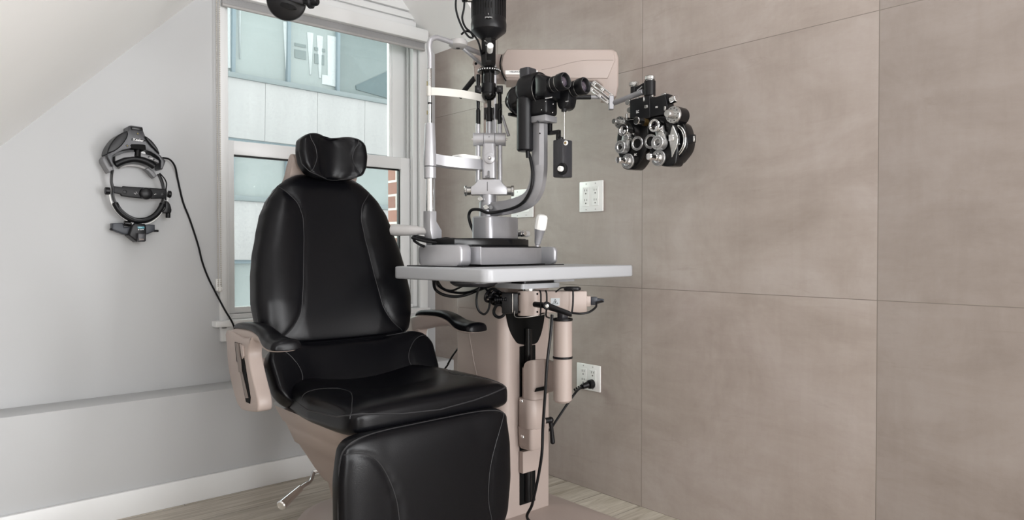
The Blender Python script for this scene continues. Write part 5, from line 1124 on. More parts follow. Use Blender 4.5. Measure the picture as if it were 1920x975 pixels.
mb = MB(LM); mb.cyl((FX0, FY, zL(398)), (FX0, FY, zL(334)), .0125, seg=24); mb.build('lower_rod', 'chrome', SL)
mb = MB(LM); pz = [(-.014, zL(396)), (.013, zL(396)), (.013, zL(415)), (.036, zL(432)), (.036, zL(462)), (.0, zL(462)), (-.014, zL(432))]
mb.prism([(a, b) for a, b in pz], (FX0, FY - .018, 0), (1, 0, 0), (0, 0, 1), (0, 1, 0), .036, .003); mb.build('post_foot', 'silver_light', SL, ang=40)
q_ = LI @ V3(at(800, 432, 2.27)); q2 = LI @ V3(at(733, 430, 2.40)); q2 = V3((FX0 - .03, q2.y, q_.z)); q_ = V3((FX0 + .005, FY, zL(433)))
hd_ = (LI @ V3(at(732, 431, 2.30)) - q_); hl = hd_.length
mb = MB(LM); mb.lathe(q_, hd_, [(0, 0), (.0125, 0), (.0130, hl * .30), (.0155, hl * .34), (.0175, hl * .6), (.0195, hl * .88), (.017, hl * .97), (.009, hl), (0, hl)], 32); mb.build('patient_handle', 'grey_plastic', SL)
# fixation cap under the top bar
c = LI @ V3(at(857, 82, 2.36)); c = V3((c.x, FY, c.z)); mb = MB(LM); zc = lw(c.x, FY, 92); mb.lathe((c.x, FY, zc), (0, 0, 1), [(0, 0), (.018, .0), (.031, .008), (.0325, .018), (.031, .022), (.027, .023), (.026, .027), (0, .029)], 40); fc = mb.build('fixation_cap', 'grey_plastic', SL)
mb = MB(LM); mb.cyl((c.x, FY, zc - .0006), (c.x, FY, zc + .002), .007, seg=20); mb.build('cap_hole', 'dark_slot', fc)
mb = MB(LM); mb.tube([(c.x + .024, FY, zc + .004), (c.x + .10, FY - .01, zc - .034), (c.x + .16, FY - .014, zc - .055)], .0062, 12); mb.build('fixation_arm', 'silver_light', SL)
# forehead band
zf = zL(172); secs = []
for i in range(25):
    t = i / 24; X = FX0 + (FX1 - FX0) * t; Y = FY - .055 * math.sin(PI * t) ** .8; h = .0125
    secs.append([(X, Y - .0015, zf - h), (X, Y - .0015, zf + h), (X, Y + .0015, zf + h), (X, Y + .0015, zf - h)])
mb = MB(LM); mb.loft(secs); mb.box((FX0 - .004, FY, zf), (.014, .012, .034), .003); mb.build('forehead_band', 'band_white', SL, ang=40)
# chin rest
zc0, zc1 = zL(310), zL(288)
mb = MB(LM); path = spl([(FX0, FY, 0), (FX0 + .05, FY - .004, 0), (FX0 + .10, FY - .02, 0), ((FX0 + FX1) / 2 + .02, FY - .035, 0), (FX1 - .05, FY - .02, 0), (FX1, FY, 0)], 6); secs = []
for i, p in enumerate(path):
    t = i / (len(path) - 1); dz_ = -.008 * math.sin(PI * t); w_ = .014 + .012 * math.sin(PI * t)
    secs.append([(p.x, p.y - w_, zc0 + .004 + dz_), (p.x, p.y - w_, zc1 + dz_), (p.x, p.y + w_, zc1 + dz_), (p.x, p.y + w_, zc0 + .004 + dz_)])
mb.loft(secs); chn = mb.build('chin_rest_arm', 'silver_light', SL, ang=40)
mb = MB(LM); cxm = (FX0 + FX1) / 2 - .005; mb.loft([[(cxm + a * k, FY - .02 + b * k, z) for a, b in rrect(.05, .032, .02, 8)] for z, k in ((zc1 - .010, .9), (zc1 - .002, 1), (zc1 + .004, .96))]); mb.build('chin_cup', 'white_plastic', chn, ang=40)
mb = MB(LM); mb.cyl((FX1, FY, zb + .003), (FX1, FY, zb + .075), .014, bev=.002); mb.build('post_foot', 'silver_light', SL)
# cables lying over the left guard
mb = MB(); mb.tube(spl([at(860, 458, 2.26), at(845, 452, 2.24), at(825, 455, 2.24), at(800, 453, 2.24), at(780, 448, 2.25), at(773, 446, 2.26), at(780, 443, 2.28), at(800, 446, 2.28), at(830, 449, 2.27), at(850, 448, 2.27), at(872, 452, 2.28)], 8), .0042, 8)
tag(mb.build('cable', 'black_rubber'), 'black cable laid in a flat loop over the left guard of the slit lamp', 'cable')
mb = MB(); mb.tube(spl([at(858, 453, 2.25), at(838, 447, 2.25), at(812, 450, 2.255), at(788, 446, 2.26), at(776, 450, 2.262), at(786, 458, 2.25), at(796, 462, 2.25)], 8), .0042, 8)
tag(mb.build('cable', 'black_rubber'), 'black cable over the slit lamp guard whose end drops down beside the post foot', 'cable')
# ================================================================== REFRACTION HEAD (PHOROPTER)
PC = V3(at(1224, 240, 2.25)); rh, fhh = V3((CR.x, CR.y, 0)).normalized(), V3((fh.x, fh.y, 0)).normalized()
pX = (rh * .680 - fhh * .733); pY = V3((0, 0, 1)).cross(pX)
PM = Matrix(((pX.x, pY.x, 0, PC.x), (pX.y, pY.y, 0, PC.y), (0, 0, 1, PC.z), (0, 0, 0, 1))); PI_ = PM.inverted()
def zp(zx, zy, h=0.0):
    o = PI_ @ CAM; d = PI_.to_3x3() @ ray(1140 + zx / 5.13, 140 + zy / 5.13); t = (-h - o.y) / d.y; return o + d * t
PH = thing('phoropter', PC, 'black phoropter with silver lens dials hanging from the silver rod', 'phoropter')
FR_ = V3((0, -1, 0))
KZ0 = 1 / FPX / 5.13   # metres per zoom pixel at unit depth
def kz(p): return ((PM @ p - CAM).dot(fh)) * KZ0
def disc(zx, zy, r, h0, h1, name, m, par, bev=.001, seg=36, prof=None):
    mb = MB(PM); c = zp(zx, zy, h1); c = V3((c.x, -h0, c.z)); R_ = r * kz(c)
    if prof: mb.lathe(c, FR_, [(a * R_, b) for a, b in prof], seg)
    else: mb.lathe(c, FR_, [(0, 0), (R_, 0), (R_, h1 - h0 - bev), (R_ - bev, h1 - h0), (0, h1 - h0)], seg)
    return mb.build(name, m, par)
def poly_body(pts, h0, h1, name, m, par, bev=.006, n=6, hp=None):
    q = [zp(a, b, h1 if hp is None else hp) for a, b in pts]; mb = MB(PM); mb.prism(spl2([(p.x, p.z) for p in q], n) if n else [(p.x, p.z) for p in q], (0, -h1, 0), (1, 0, 0), (0, 0, 1), (0, 1, 0), h1 - h0, bev, 3); return mb.build(name, m, par, ang=45)
left = poly_body([(150, 410), (240, 420), (345, 450), (385, 520), (388, 620), (365, 730), (320, 830), (262, 905), (215, 912), (150, 905), (118, 850), (92, 750), (78, 640), (92, 540), (120, 450)], -.03, .018, 'left_lens_battery', 'black_gloss', PH)
right = poly_body([(395, 420), (480, 395), (560, 400), (625, 440), (655, 520), (668, 640), (660, 760), (640, 860), (590, 880), (500, 872), (430, 800), (388, 700), (372, 590), (375, 490)], -.03, .018, 'right_lens_battery', 'black_gloss', PH)
# rounded rear shells so the batteries have depth
sh = poly_body([(500, 640), (560, 500), (640, 450), (720, 470), (755, 560), (765, 640), (750, 720), (705, 790), (640, 850), (560, 800)], -.045, .0, 'wheel_case', 'black_gloss', right, .004)
# mount: carriages, post, arm, knobs
poly_body([(208, 245), (330, 213), (398, 200), (402, 300), (403, 415), (340, 430), (208, 415)], -.02, .022, 'left_carriage', 'black_satin', PH, .002, 0)
poly_body([(395, 230), (545, 190), (560, 240), (575, 372), (470, 395), (395, 412)], -.02, .020, 'right_carriage', 'black_satin', PH, .002, 0)
a, b = zp(402, 205, 0), zp(402, 62, 0); mb = MB(PM); mb.cyl(a, b, .0185, bev=.001); post = mb.build('mount_post', 'black_satin', PH)
mb = MB(PM); c = zp(402, 62, 0); mb.lathe(c, (0, 0, 1), [(0, 0), (.013, 0), (.013, .003), (.0170, .004), (.0170, .014), (.015, .016), (0, .0165)], 18); mb.build('knurled_knob', 'steel', post, ang=18)
a, b = zp(252, 190, -.012), zp(252, 118, -.012); mb = MB(PM); mb.cyl(a, b, .0125, bev=.001); clam = mb.build('rod_clamp', 'black_satin', PH)
mb = MB(PM); mb.lathe(zp(250, 122, -.012), (0, 0, 1), [(0, 0), (.010, 0), (.010, .004), (.0165, .005), (.0165, .015), (.014, .017), (0, .0175)], 18); mb.build('knurled_knob', 'steel', clam, ang=18)
q = [zp(*p, -.004) for p in ((248, 128), (370, 62), (385, 72), (385, 190), (262, 192), (248, 175))]; mb = MB(PM); mb.prism([(p.x, p.z) for p in q], (0, .004, 0), (1, 0, 0), (0, 0, 1), (0, 1, 0), .018, .0015, 1); ma = mb.build('mount_arm', 'black_satin', PH, ang=40)
p0 = PM @ zp(304, 132, .0); lettering('REICHERT', .0052, PM @ (zp(304, 134, -.0038) + V3((0, -.0004, 0))), (pX * .9 + V3((0, 0, .45))), (pX * -.45 + V3((0, 0, .9))), 'white_mark', ma, .0002, bold=.0001)
# small levers and rollers on the carriages
for zx, zy, r in ((186, 262, 30), (200, 340, 26)): disc(zx, zy, r, -.004, .010, 'roller_knob', 'steel', PH, seg=20)
for zx, zy in ((278, 238), (416, 213), (537, 192)):
    mb = MB(PM); c = zp(zx, zy, .01); mb.cyl(c + V3((-.008, 0, -.002)), c + V3((.008, 0, .002)), .0048, bev=.001, seg=14); mb.build('levelling_screw', 'steel', PH)
mb = MB(PM); c = zp(605, 250, .005); mb.cyl(c, c + V3((.022, 0, .004)), .012, bev=.001, seg=20); d_ = mb.build('end_knob', 'chrome', PH)
mb = MB(PM); c = zp(584, 245, .0); mb.box(c, (.012, .03, .034), .001); mb.build('knob_bracket', 'black_satin', PH)
for (z1, z2, z3, z4) in ((340, 352, 218, 258), (352, 382, 296, 320), (540, 556, 305, 345), (172, 186, 376, 434)):
    mb = MB(PM); a, b = zp(z1, z3, .024), zp(z2, z4, .024); mb.box((a + b) / 2, (abs(b.x - a.x), .006, abs(b.z - a.z)), .001, 1); mb.build('lever_tab', 'steel', PH)
mb = MB(PM); a, b = zp(180, 433, .022), zp(245, 436, .022); mb.box((a + b) / 2, (abs(b.x - a.x), .004, .0022), .0005, 1); mb.build('scale_edge', 'steel', PH)
def mark_rows(zx, zy, w, h, hh, par, rows=3, cols=4):
    mb = MB(PM); c = zp(zx, zy, hh)
    for i in range(rows):
        for j in range(cols):
            if (i * 3 + j * 5) % 7 == 4: continue
            mb.box(c + V3(((j - (cols - 1) / 2) * w / cols, 0, (i - (rows - 1) / 2) * h / rows)), (w / cols * .7, .0006, h / rows * .62))
    return mb.build('scale_marks', 'white_mark', par)
mark_rows(284, 356, .011, .010, .0226, PH); mark_rows(264, 768, .011, .008, .0186, left); mark_rows(245, 572, .006, .006, .0186, left, 2, 2)
p = PM @ zp(468, 312, .0206); lettering('PD', .0072, p, pX, (0, 0, 1), 'white_mark', PH, .0002, bold=.0002)
# central PD knob on its shaft
c = zp(365, 460, .018); mb = MB(PM); mb.cyl(V3((c.x, -.012, c.z)), V3((c.x, -.040, c.z)), .0118, bev=.001, seg=24); ks = mb.build('vertex_shaft', 'brass', PH)
mb = MB(PM); c2 = zp(288, 455, .070); mb.cyl(V3((c.x, -.038, c.z)), V3((c.x - .001, -.068, c.z)), .0125, bev=.0015, seg=18); mb.build('vertex_knob', 'chrome', ks)
ringp = lambda ri, h: [(ri, 0), (1, 0), (1, h - .0012), (.95, h), (ri + .08, h), (ri, h - .002), (ri, 0)]
def grad_ring(zx, zy, r, ri, h0, h, par, nt=24, m='steel', name='graduated_ring'):
    mb = MB(PM); c = zp(zx, zy, h0 + h); c = V3((c.x, -h0, c.z)); R_ = r * kz(c); mb.lathe(c, FR_, [(a * R_, b) for a, b in ringp(ri, h)], 40); o = mb.build(name, m, par)
    mb = MB(PM)
    for k in range(nt):
        t = 2 * PI * k / nt; rr = R_ * (1 + ri + .06) / 2; L_ = R_ * (1 - ri) * (.5 if k % 3 == 0 else .3)
        mb.box(c + V3((rr * math.cos(t), -h - .0002, rr * math.sin(t))), (L_, .0006, .0009), 0, 1, Matrix.Rotation(-t, 3, 'Y'))
    mb.build('ring_ticks', 'black_mark', o); 
    mb = MB(PM); mb.lathe(c + V3((0, -.0008, 0)), FR_, [(0, 0), (R_ * ri * .99, 0), (R_ * ri * .99, .0006), (0, .0006)], 30); mb.build('aperture', 'lens' if m == 'chrome' else 'dark_slot', o)
    return o
# sight apertures
grad_ring(276, 660, 69, .66, .016, .006, left, 36, 'dial_silver', 'aperture_ring')
grad_ring(404, 641, 70, .66, .016, .006, right, 36, 'dial_silver', 'aperture_ring')
# cross cylinder arms: link plate with two ring lenses
def crosscyl(a, b, r1, r2, par):
    A_, B_ = zp(*a, .045), zp(*b, .045); d = (B_ - A_); d.y = 0; L_ = d.length; d.normalize(); n_ = V3((-d.z, 0, d.x))
    mb = MB(PM); w1 = r1 * kz(A_) * .72; w2 = r2 * kz(B_) * .72; off = V3((.010, 0, 0))
    pts = [A_ + n_ * w1 + off, A_ - n_ * w1 + off, B_ - n_ * w2 + off, B_ + n_ * w2 + off]
    mb.prism([(p.x, p.z) for p in pts], (0, -.036, 0), (1, 0, 0), (0, 0, 1), (0, 1, 0), .010, .002, 2); lk = mb.build('cross_cylinder_arm', 'dial_silver', par)
    mb = MB(PM); mid = (A_ + B_) / 2 + off * 1.6; mb.cyl((mid.x, -.017, mid.z), (mid.x, -.040, mid.z), .010, bev=.001, seg=20); mb.build('pivot', 'steel', lk)
    grad_ring(*a, r1, .60, .022, .030, lk, 20, 'chrome', 'lens_ring'); grad_ring(*b, r2, .42, .024, .026, lk, 28, 'dial_silver', 'lens_ring')
crosscyl((142, 532), (112, 694), 58, 62, left); crosscyl((440, 487), (470, 652), 62, 68, right)
# axis dials with stepped knobs
def axis_dial(zx, zy, r, kx, ky, par):
    o = grad_ring(zx, zy, r, .62, .016, .008, par, 36, 'dial_silver', 'axis_dial')
    mb = MB(PM); c = zp(zx, zy, .024); R_ = r * kz(c); c = V3((c.x, -.020, c.z))
    mb.lathe(c, FR_, [(0, 0), (R_ * .62, 0), (R_ * .62, .006), (R_ * .44, .008), (R_ * .44, .022), (R_ * .36, .024), (R_ * .36, .036), (R_ * .44, .038), (R_ * .44, .052), (R_ * .36, .0545), (0, .055)], 30); mb.build('dial_knob', 'chrome', o)
axis_dial(186, 832, 72, 115, 820, left); axis_dial(480, 800, 78, 405, 795, right)
# strong sphere dials at the top corners
def top_dial(zx, zy, r, par, drum):
    c = zp(zx, zy, .030); R_ = r * kz(c)
    if drum:
        mb = MB(PM); mb.cyl((c.x, .026, c.z), (c.x, -.026, c.z), R_ * 1.02, bev=.004, seg=40); mb.build('dial_drum', 'black_gloss', par)
    mb = MB(PM); mb.lathe((c.x, -.018, c.z), FR_, [(0, 0), (R_, 0), (R_, .009), (R_ * .93, .012), (R_ * .5, .012), (R_ * .48, .020), (R_ * .46, .038), (R_ * .38, .041), (0, .041)], 40); o = mb.build('sphere_dial', 'steel', par)
    for k in range(10):
        t = 2 * PI * k / 10; mb = MB(PM); q = V3((c.x + R_ * .74 * math.cos(t), -.0298, c.z + R_ * .74 * math.sin(t))); mb.lathe(q, FR_, [(0, 0), (.0019, 0), (.0019, .0005), (0, .0005)], 10); mb.build('dial_hole', 'dark_slot', o)
top_dial(108, 458, 60, left, False); top_dial(620, 384, 84, right, True)
# silver weak-sphere wheel set in the outer edge of the right battery
def arc(cx, cy, rr, t0, t1, h, rad, name, m, n=24):
    C_ = zp(cx, cy, h); mb = MB(PM); mb.tube([C_ + V3((rr * kz(C_) * math.cos(t) * 1.02, 0, rr * kz(C_) * math.sin(t))) for t in [t0 + (t1 - t0) * i / n for i in range(n + 1)]], rad, 10); return mb.build(name, m, right)
arc(598, 640, 170, -1.15, 1.25, .002, .0026, 'wheel_rim', 'chrome'); arc(598, 640, 150, -1.2, 1.25, .006, .0018, 'wheel_rim', 'steel'); arc(560, 640, 142, -.9, .95, .010, .0015, 'wheel_rim', 'mid_grey')
q = [zp(*p, .0205) for p in ((622, 484), (640, 520), (668, 590), (672, 630), (660, 690), (628, 768), (612, 795), (608, 740), (590, 640), (600, 560))]; mb = MB(PM); mb.prism(spl2([(p.x, p.z) for p in q], 4), (0, -.0215, 0), (1, 0, 0), (0, 0, 1), (0, 1, 0), .010, .001, 1); wf = mb.build('wheel_face', 'steel', right)
a, b = zp(585, 578, .0235), zp(630, 636, .0235); mb = MB(PM); mb.box((a + b) / 2, (abs(b.x - a.x), .004, abs(a.z - b.z)), .001, 1); mb.build('index_window', 'chrome', wf)
for zx, zy in ((672, 490), (678, 668), (640, 750)): disc(zx, zy, 10, .004, .011, 'wheel_screw', 'steel', right, .0005, 12)
# occluder bracket at the outer side
a, b = zp(757, 585, -.01), zp(836, 655, -.01); mb = MB(PM); mb.box((a + b) / 2, (abs(b.x - a.x), .012, abs(a.z - b.z)), .002); bk = mb.build('side_bracket', 'black_satin', PH)
mb = MB(PM); a, b = zp(816, 590, -.003), zp(836, 645, -.003); mb.box((a + b) / 2, (.005, .004, abs(a.z - b.z)), .001, 1); mb.build('bracket_edge', 'steel', bk)

# ================================================================== HEAD-WORN SCOPE ON THE WALL
WH = ony(262, 360, -.05)
IN = thing('headset', WH, 'black head-worn examination scope hanging on the white wall left of the window', 'headset')
def hw(px, py, h=.05): return ony(px, py, -h)
def hs(pts, h0, h1, name, m, par, bev=.003, n=5, closed=True):
    q = [hw(a, b, h1) for a, b in pts]; mb = MB(); mb.prism(spl2([(p.x, p.z) for p in q], n) if n else [(p.x, p.z) for p in q], (0, -h1, 0), (1, 0, 0), (0, 0, 1), (0, 1, 0), h1 - h0, bev, 3); return mb.build(name, m, par, ang=45)
zk = lambda a, b, o=(180, 225), s=9.75: (o[0] + a / s, o[1] + b / s)
z2 = lambda a, b: zk(a, b, (180, 320), 6.5)
# housing
outr = [zk(*p) for p in ((195, 640), (240, 555), (310, 470), (420, 360), (520, 270), (600, 190), (600, 108), (640, 100), (850, 130), (862, 200), (905, 310), (1000, 430), (1090, 550), (1180, 650), (1275, 750), (1215, 905))]
innr = [zk(*p) for p in ((310, 850), (305, 740), (310, 650), (400, 590), (500, 545), (590, 525), (645, 515), (700, 505), (850, 505), (880, 515), (920, 550), (1000, 580), (1080, 625), (1150, 680), (1190, 745), (1180, 880))]
mb = MB(); mb.strip([hw(*p, .085) for p in outr], [hw(*p, .085) for p in innr], (0, 1, 0), .079); crown = mb.build('battery_housing', 'dark_grey', IN, ang=40)
hs([zk(*p) for p in ((575, 195), (480, 232), (420, 268), (360, 315), (300, 385), (250, 465), (215, 545), (205, 615), (260, 600), (340, 572), (410, 525), (475, 465), (530, 395), (575, 320), (592, 250))], .01, .105, 'left_battery', 'black_satin', crown, .004, 0)
hs([zk(*p) for p in ((905, 292), (960, 325), (1020, 375), (1080, 445), (1130, 520), (1168, 615), (1095, 550), (1030, 485), (970, 415), (920, 345))], .01, .100, 'right_battery', 'black_satin', crown, .003, 0)
hs([zk(*p) for p in ((640, 120), (855, 150), (860, 185), (655, 175))], .08, .092, 'top_catch', 'black_gloss', crown, .0015, 0)
hs([zk(*p) for p in ((650, 440), (880, 450), (905, 480), (910, 540), (860, 545), (660, 520), (640, 490))], .05, .0865, 'recess', 'dark_slot', crown, .0008, 2)
for a in ((763, 250), (572, 470)):
    mb = MB(); c = hw(*zk(*a), .0855); mb.lathe(c + V3((0, .001, 0)), (0, -1, 0), [(0, 0), (.0052, 0), (.0048, .0022), (0, .0022)], 18); s_ = mb.build('housing_screw', 'black_gloss', crown)
    mb = MB(); mb.lathe(c + V3((0, -.0012, 0)), (0, -1, 0), [(0, 0), (.0022, 0), (.0022, .0006), (0, .0006)], 12); mb.build('screw_core', 'brass_dark', s_)
nm = hs([zk(*p) for p in ((650, 345), (670, 338), (890, 362), (900, 380), (885, 398), (660, 376), (646, 362))], .08, .0862, 'name_plate', 'black_gloss', crown, .0004, 2)
p = hw(*zk(775, 367), .0868); lettering('Keeler', .0125, p, (1, 0, -.06), (.06, 0, 1), 'white_mark', nm, .0003, bold=.0003)
# grey shoulder on the left, rear rest band and its pad
hs([zk(*p) for p in ((140, 665), (195, 640), (240, 720), (315, 850), (330, 920), (240, 965), (170, 850), (120, 760), (110, 720))], .004, .06, 'left_shoulder', 'mid_grey', IN, .004, 0)
band = hs([zk(*p) for p in ((350, 660), (500, 600), (690, 580), (820, 600), (1000, 650), (1150, 740), (1155, 790), (1060, 750), (900, 690), (820, 670), (700, 670), (520, 690), (440, 720), (350, 755))], .02, .078, 'rear_band', 'mid_grey', IN, .002, 0)
lbl = hs([zk(*p) for p in ((950, 668), (975, 665), (1060, 700), (1070, 725), (1050, 738), (960, 695), (945, 680))], .06, .0788, 'indicator_label', 'black_gloss', band, .0004, 2)
p = hw(*zk(1015, 703), .0792); lettering('LED', .0078, p, (1, 0, -.42), (.42, 0, 1), 'white_mark', lbl, .0003, bold=.0002)
mb = MB(); q0, q1 = hw(*zk(760, 520), .07), hw(*zk(755, 680), .075); mb.cyl(q0, q1, .0115, bev=.002); mb.build('hinge_post', 'black_gloss', IN)
mb = MB(); pp = spl([hw(*zk(*a), .065) for a in ((345, 820), (440, 770), (560, 730), (700, 710), (850, 735), (980, 790), (1075, 855))], 6); mb.tube(pp, [.008] + [.0125] * (len(pp) - 2) + [.008], 14); mb.build('rear_pad', 'black_rubber', IN)
hs([zk(*p) for p in ((445, 860), (560, 815), (700, 805), (850, 835), (980, 900), (1090, 975), (1060, 1010), (1000, 970), (850, 880), (700, 850), (560, 850), (450, 885))], .01, .035, 'band_cover', 'grey_plastic', IN, .002, 3)
hs([z2(*p) for p in ((600, -20), (640, 10), (690, 70), (710, 90), (745, 60), (700, 5), (640, -40))], .01, .05, 'right_shoulder', 'mid_grey', IN, .003, 0)
# head band ring and side straps
mb = MB(); pp = spl([hw(*z2(*a), h) for a, h in (((200, -5), .06), ((190, 60), .055), ((188, 140), .05), ((205, 215), .05), ((205, 300), .05), ((230, 380), .05), ((290, 470), .052), ((370, 540), .055), ((460, 585), .058), ((540, 596), .06), ((640, 575), .058), ((720, 520), .055), ((780, 440), .052), ((815, 360), .05), ((828, 270), .05), ((815, 180), .05), ((790, 100), .055), ((760, 40), .06))], 6); 
secs = []
for i, p in enumerate(pp):
    t_ = (pp[min(i + 1, len(pp) - 1)] - pp[max(i - 1, 0)]).normalized(); n_ = t_.cross(V3((0, 1, 0))).normalized(); secs.append([p + n_ * .0022 + V3((0, .014, 0)), p + n_ * .0022 - V3((0, .014, 0)), p - n_ * .0022 - V3((0, .014, 0)), p - n_ * .0022 + V3((0, .014, 0))])
mb.loft(secs); mb.build('head_band', 'black_satin', IN, ang=40)
mb = MB(); pp = spl([hw(*z2(515 + (a[0] - 515) * 1.03, 330 + (a[1] - 330) * 1.035), .05) for a in ((165, 205), (175, 290), (200, 390), (250, 480), (330, 560), (420, 615), (520, 640), (640, 630), (730, 570), (800, 490), (845, 410), (868, 320), (868, 250))], 6); mb.tube(pp, .0027, 8); mb.build('band_edge', 'white_plastic', IN)
mb = MB(); pp = spl([hw(*z2(*a), .056) for a in ((225, 388), (280, 480), (360, 552), (450, 598), (540, 610), (640, 592), (730, 535), (790, 455), (815, 395))], 6); mb.tube(pp, [.007] + [.0105] * (len(pp) - 2) + [.007], 14); mb.build('brow_pad', 'black_rubber', IN)
# cross strap with its ratchet knob
cs_ = hs([z2(*p) for p in ((215, 188), (320, 200), (330, 188), (830, 220), (865, 240), (860, 340), (600, 342), (420, 325), (310, 308), (300, 285), (215, 270))], .052, .066, 'cross_strap', 'black_rubber', IN, .003, 0)
mb = MB(); c = hw(*z2(607, 280), .066); mb.lathe(c + V3((0, .002, 0)), (0, -1, 0), [(0, 0), (.0215, 0), (.0225, .006), (.0205, .014), (.016, .017), (0, .018)], 32); mb.build('ratchet_knob', 'black_satin', cs_)
for a in ((352, 258), (812, 288)):
    mb = MB(); c = hw(*z2(*a), .066); mb.lathe(c + V3((0, .001, 0)), (0, -1, 0), [(0, 0), (.0075, 0), (.007, .003), (.003, .004), (0, .004)], 18); mb.build('strap_button', 'black_satin', cs_)
for a in ((466, 275), (490, 262), (500, 275), (482, 283), (712, 290), (728, 285)):
    mb = MB(); c = hw(*z2(*a), .0662); mb.lathe(c, (0, -1, 0), [(0, 0), (.0012, 0), (.0012, .0005), (0, .0005)], 8); mb.build('strap_dot', 'white_mark', cs_)
for a, b, nm_ in (((108, 245), (170, 248), 'side_knob'), ((872, 285), (914, 290), 'side_knob')):
    q0, q1 = hw(*z2(*a), .05), hw(*z2(*b), .05); mb = MB(); mb.cyl(q0, q1, .0135, bev=.002, seg=20); mb.build(nm_, 'black_satin', IN)
# lamp joint at the right
hs([z2(*p) for p in ((850, 370), (890, 385), (915, 440), (918, 512), (825, 515), (815, 495), (845, 450))], .03, .06, 'lamp_joint', 'black_satin', IN, .003, 2)
mb = MB(); mb.cyl(hw(*z2(878, 512), .045), hw(*z2(878, 576), .045), .0085, bev=.001, seg=18); mb.build('joint_knob', 'black_rubber', IN)
mb = MB(); mb.tube(spl([hw(*z2(*a), .055) for a in ((775, 30), (830, 90), (858, 150), (855, 210), (845, 300), (852, 360))], 6), .0022, 8); mb.build('lamp_lead', 'black_rubber', IN)
# optics: wings, pins and centre block
hs([z2(*p) for p in ((200, 640), (330, 635), (345, 690), (440, 680), (460, 770), (400, 780), (340, 775), (210, 725), (185, 712), (200, 700))], .012, .05, 'left_mirror_wing', 'blue_grey', IN, .004, 0)
hs([z2(*p) for p in ((600, 655), (720, 660), (720, 735), (700, 745), (630, 775), (600, 770))], .012, .05, 'right_mirror_wing', 'blue_grey', IN, .004, 0)
for a, b in (((172, 714), (235, 716)), ((700, 733), (762, 734))):
    mb = MB(); mb.cyl(hw(*z2(*a), .045), hw(*z2(*b), .045), .0042, bev=.001, seg=12); mb.build('pin', 'black_rubber', IN)
mb = MB(); q0, q1 = hw(*z2(340, 640), .055), hw(*z2(420, 648), .055); mb.cyl(q0, q1, .0098, bev=.002, seg=18); mb.build('roller', 'black_gloss', IN)
ob = hs([z2(*p) for p in ((440, 670), (470, 640), (600, 650), (615, 700), (612, 860), (500, 868), (440, 820), (400, 790))], .01, .075, 'optics_block', 'black_satin', IN, .005, 0)
hs([z2(*p) for p in ((510, 760), (605, 765), (605, 865), (515, 868))], .07, .095, 'viewing_head', 'dark_grey', ob, .003, 0)
hs([z2(*p) for p in ((505, 682), (590, 680), (592, 704), (512, 706))], .07, .0765, 'mirror', 'screen_blue', ob, .0004, 0)
for a in ((520, 718), (548, 718), (572, 716)):
    mb = MB(); c = hw(*z2(*a), .0755); mb.lathe(c, (0, -1, 0), [(0, 0), (.0022, 0), (.0022, .001), (0, .001)], 10); mb.build('pin_head', 'white_mark', ob)
hs([z2(*p) for p in ((525, 828), (585, 830), (585, 845), (528, 845))], .09, .0956, 'slot_label', 'beige_dark', ob, .0003, 0)
for a in ((448, 655), (566, 655)):
    mb = MB(); q0 = hw(*z2(a[0], 632), .055); q1 = hw(*z2(a[0], 672), .06); mb.cyl(q0, q1, .0026, seg=10); mb.build('bracket_wire', 'white_plastic', IN)
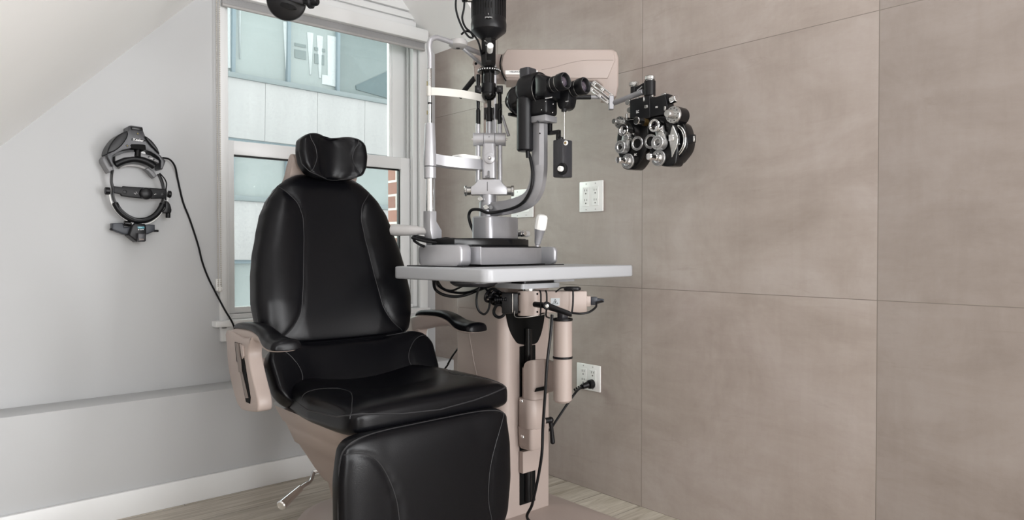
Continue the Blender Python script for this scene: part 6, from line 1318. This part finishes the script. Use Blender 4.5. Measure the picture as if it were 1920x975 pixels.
# hook on the wall behind and the lead to the power supply
mb = MB(); c = ony(262, 290, 0); mb.cyl(c, c - V3((0, .05, 0)), .008, bev=.001, seg=16); mb.build('wall_hook', 'white_plastic', IN)
mb = MB(); pts_ = [(305, 296, .04), (318, 299, .03), (328, 312, .02), (333, 335, .008), (343, 378, .006), (356, 412, .006), (371, 458, .006), (379, 490, .006), (390, 520, .006), (405, 550, .008), (421, 580, .03), (437, 608, .05), (446, 640, .05), (452, 690, .03)]
mb.tube(spl([hw(a, b, h) for a, b, h in pts_] , 8) + [V3(p) for p in (( -0.99, -.06, .4095), (-.90, -.08, .4095))], .0036, 8); mb.build('power_lead', 'black_rubber', IN)
# ================================================================== LIGHT
w = bpy.data.worlds.new('world'); SC.world = w; w.use_nodes = True
nt = w.node_tree; nt.nodes.clear(); wo = nt.nodes.new('ShaderNodeOutputWorld'); bg = nt.nodes.new('ShaderNodeBackground')
bg.inputs['Color'].default_value = (0.985, 1.0, 0.99, 1); bg.inputs['Strength'].default_value = 2.7; nt.links.new(bg.outputs[0], wo.inputs[0])
def area(name, loc, target, sx, sy, power, col):
    l = bpy.data.lights.new(name, 'AREA'); l.shape = 'RECTANGLE'; l.size = sx; l.size_y = sy; l.energy = power; l.color = col
    o = bpy.data.objects.new(name, l); COL.objects.link(o); o.location = loc
    o.rotation_euler = (V3(target) - V3(loc)).to_track_quat('-Z', 'Y').to_euler(); return o
area('daylight_rear_window', (-0.75, -5.55, 1.65), (-0.85, 0, 1.45), 1.2, 1.6, 46, (0.98, 0.985, 1.0))
area('rear_left_fill', (-2.4, -5.55, 1.1), (-1.6, 0, 0.8), 0.9, 1.9, 62, (0.98, 0.985, 1.0))  # added fill lamp behind the camera, lifts the shade beside the chair
area('ceiling_panel_light', (-1.15, -2.5, 2.73), (-1.15, -2.5, 0), 0.9, 1.6, 40, (0.98, 0.985, 1.0))
area('slope_fill', (-0.02, -4.0, 0.95), (-3, -3.4, 1.2), 1.7, 1.8, 200, (0.98, 0.985, 1.0))  # added fill lamp at the right wall, out of view, brightens the ceiling slope
area('outside_tile_fill', (-2.3, 2.7, 2.5), (-0.3, -0.3, 1.15), 2.4, 2.2, 165, (0.90, 1.0, 0.88))  # added lamp panel outside the window, out of view, brightens the tiled wall
SC.view_settings.view_transform = 'Standard'; SC.view_settings.look = 'None'
SC.view_settings.exposure = -0.07; SC.view_settings.gamma = 1.0; SC.view_settings.use_curve_mapping = False
SC.cycles.use_denoising = True
SC.cycles.max_bounces = 10
SC.cycles.sample_clamp_indirect = 6.0
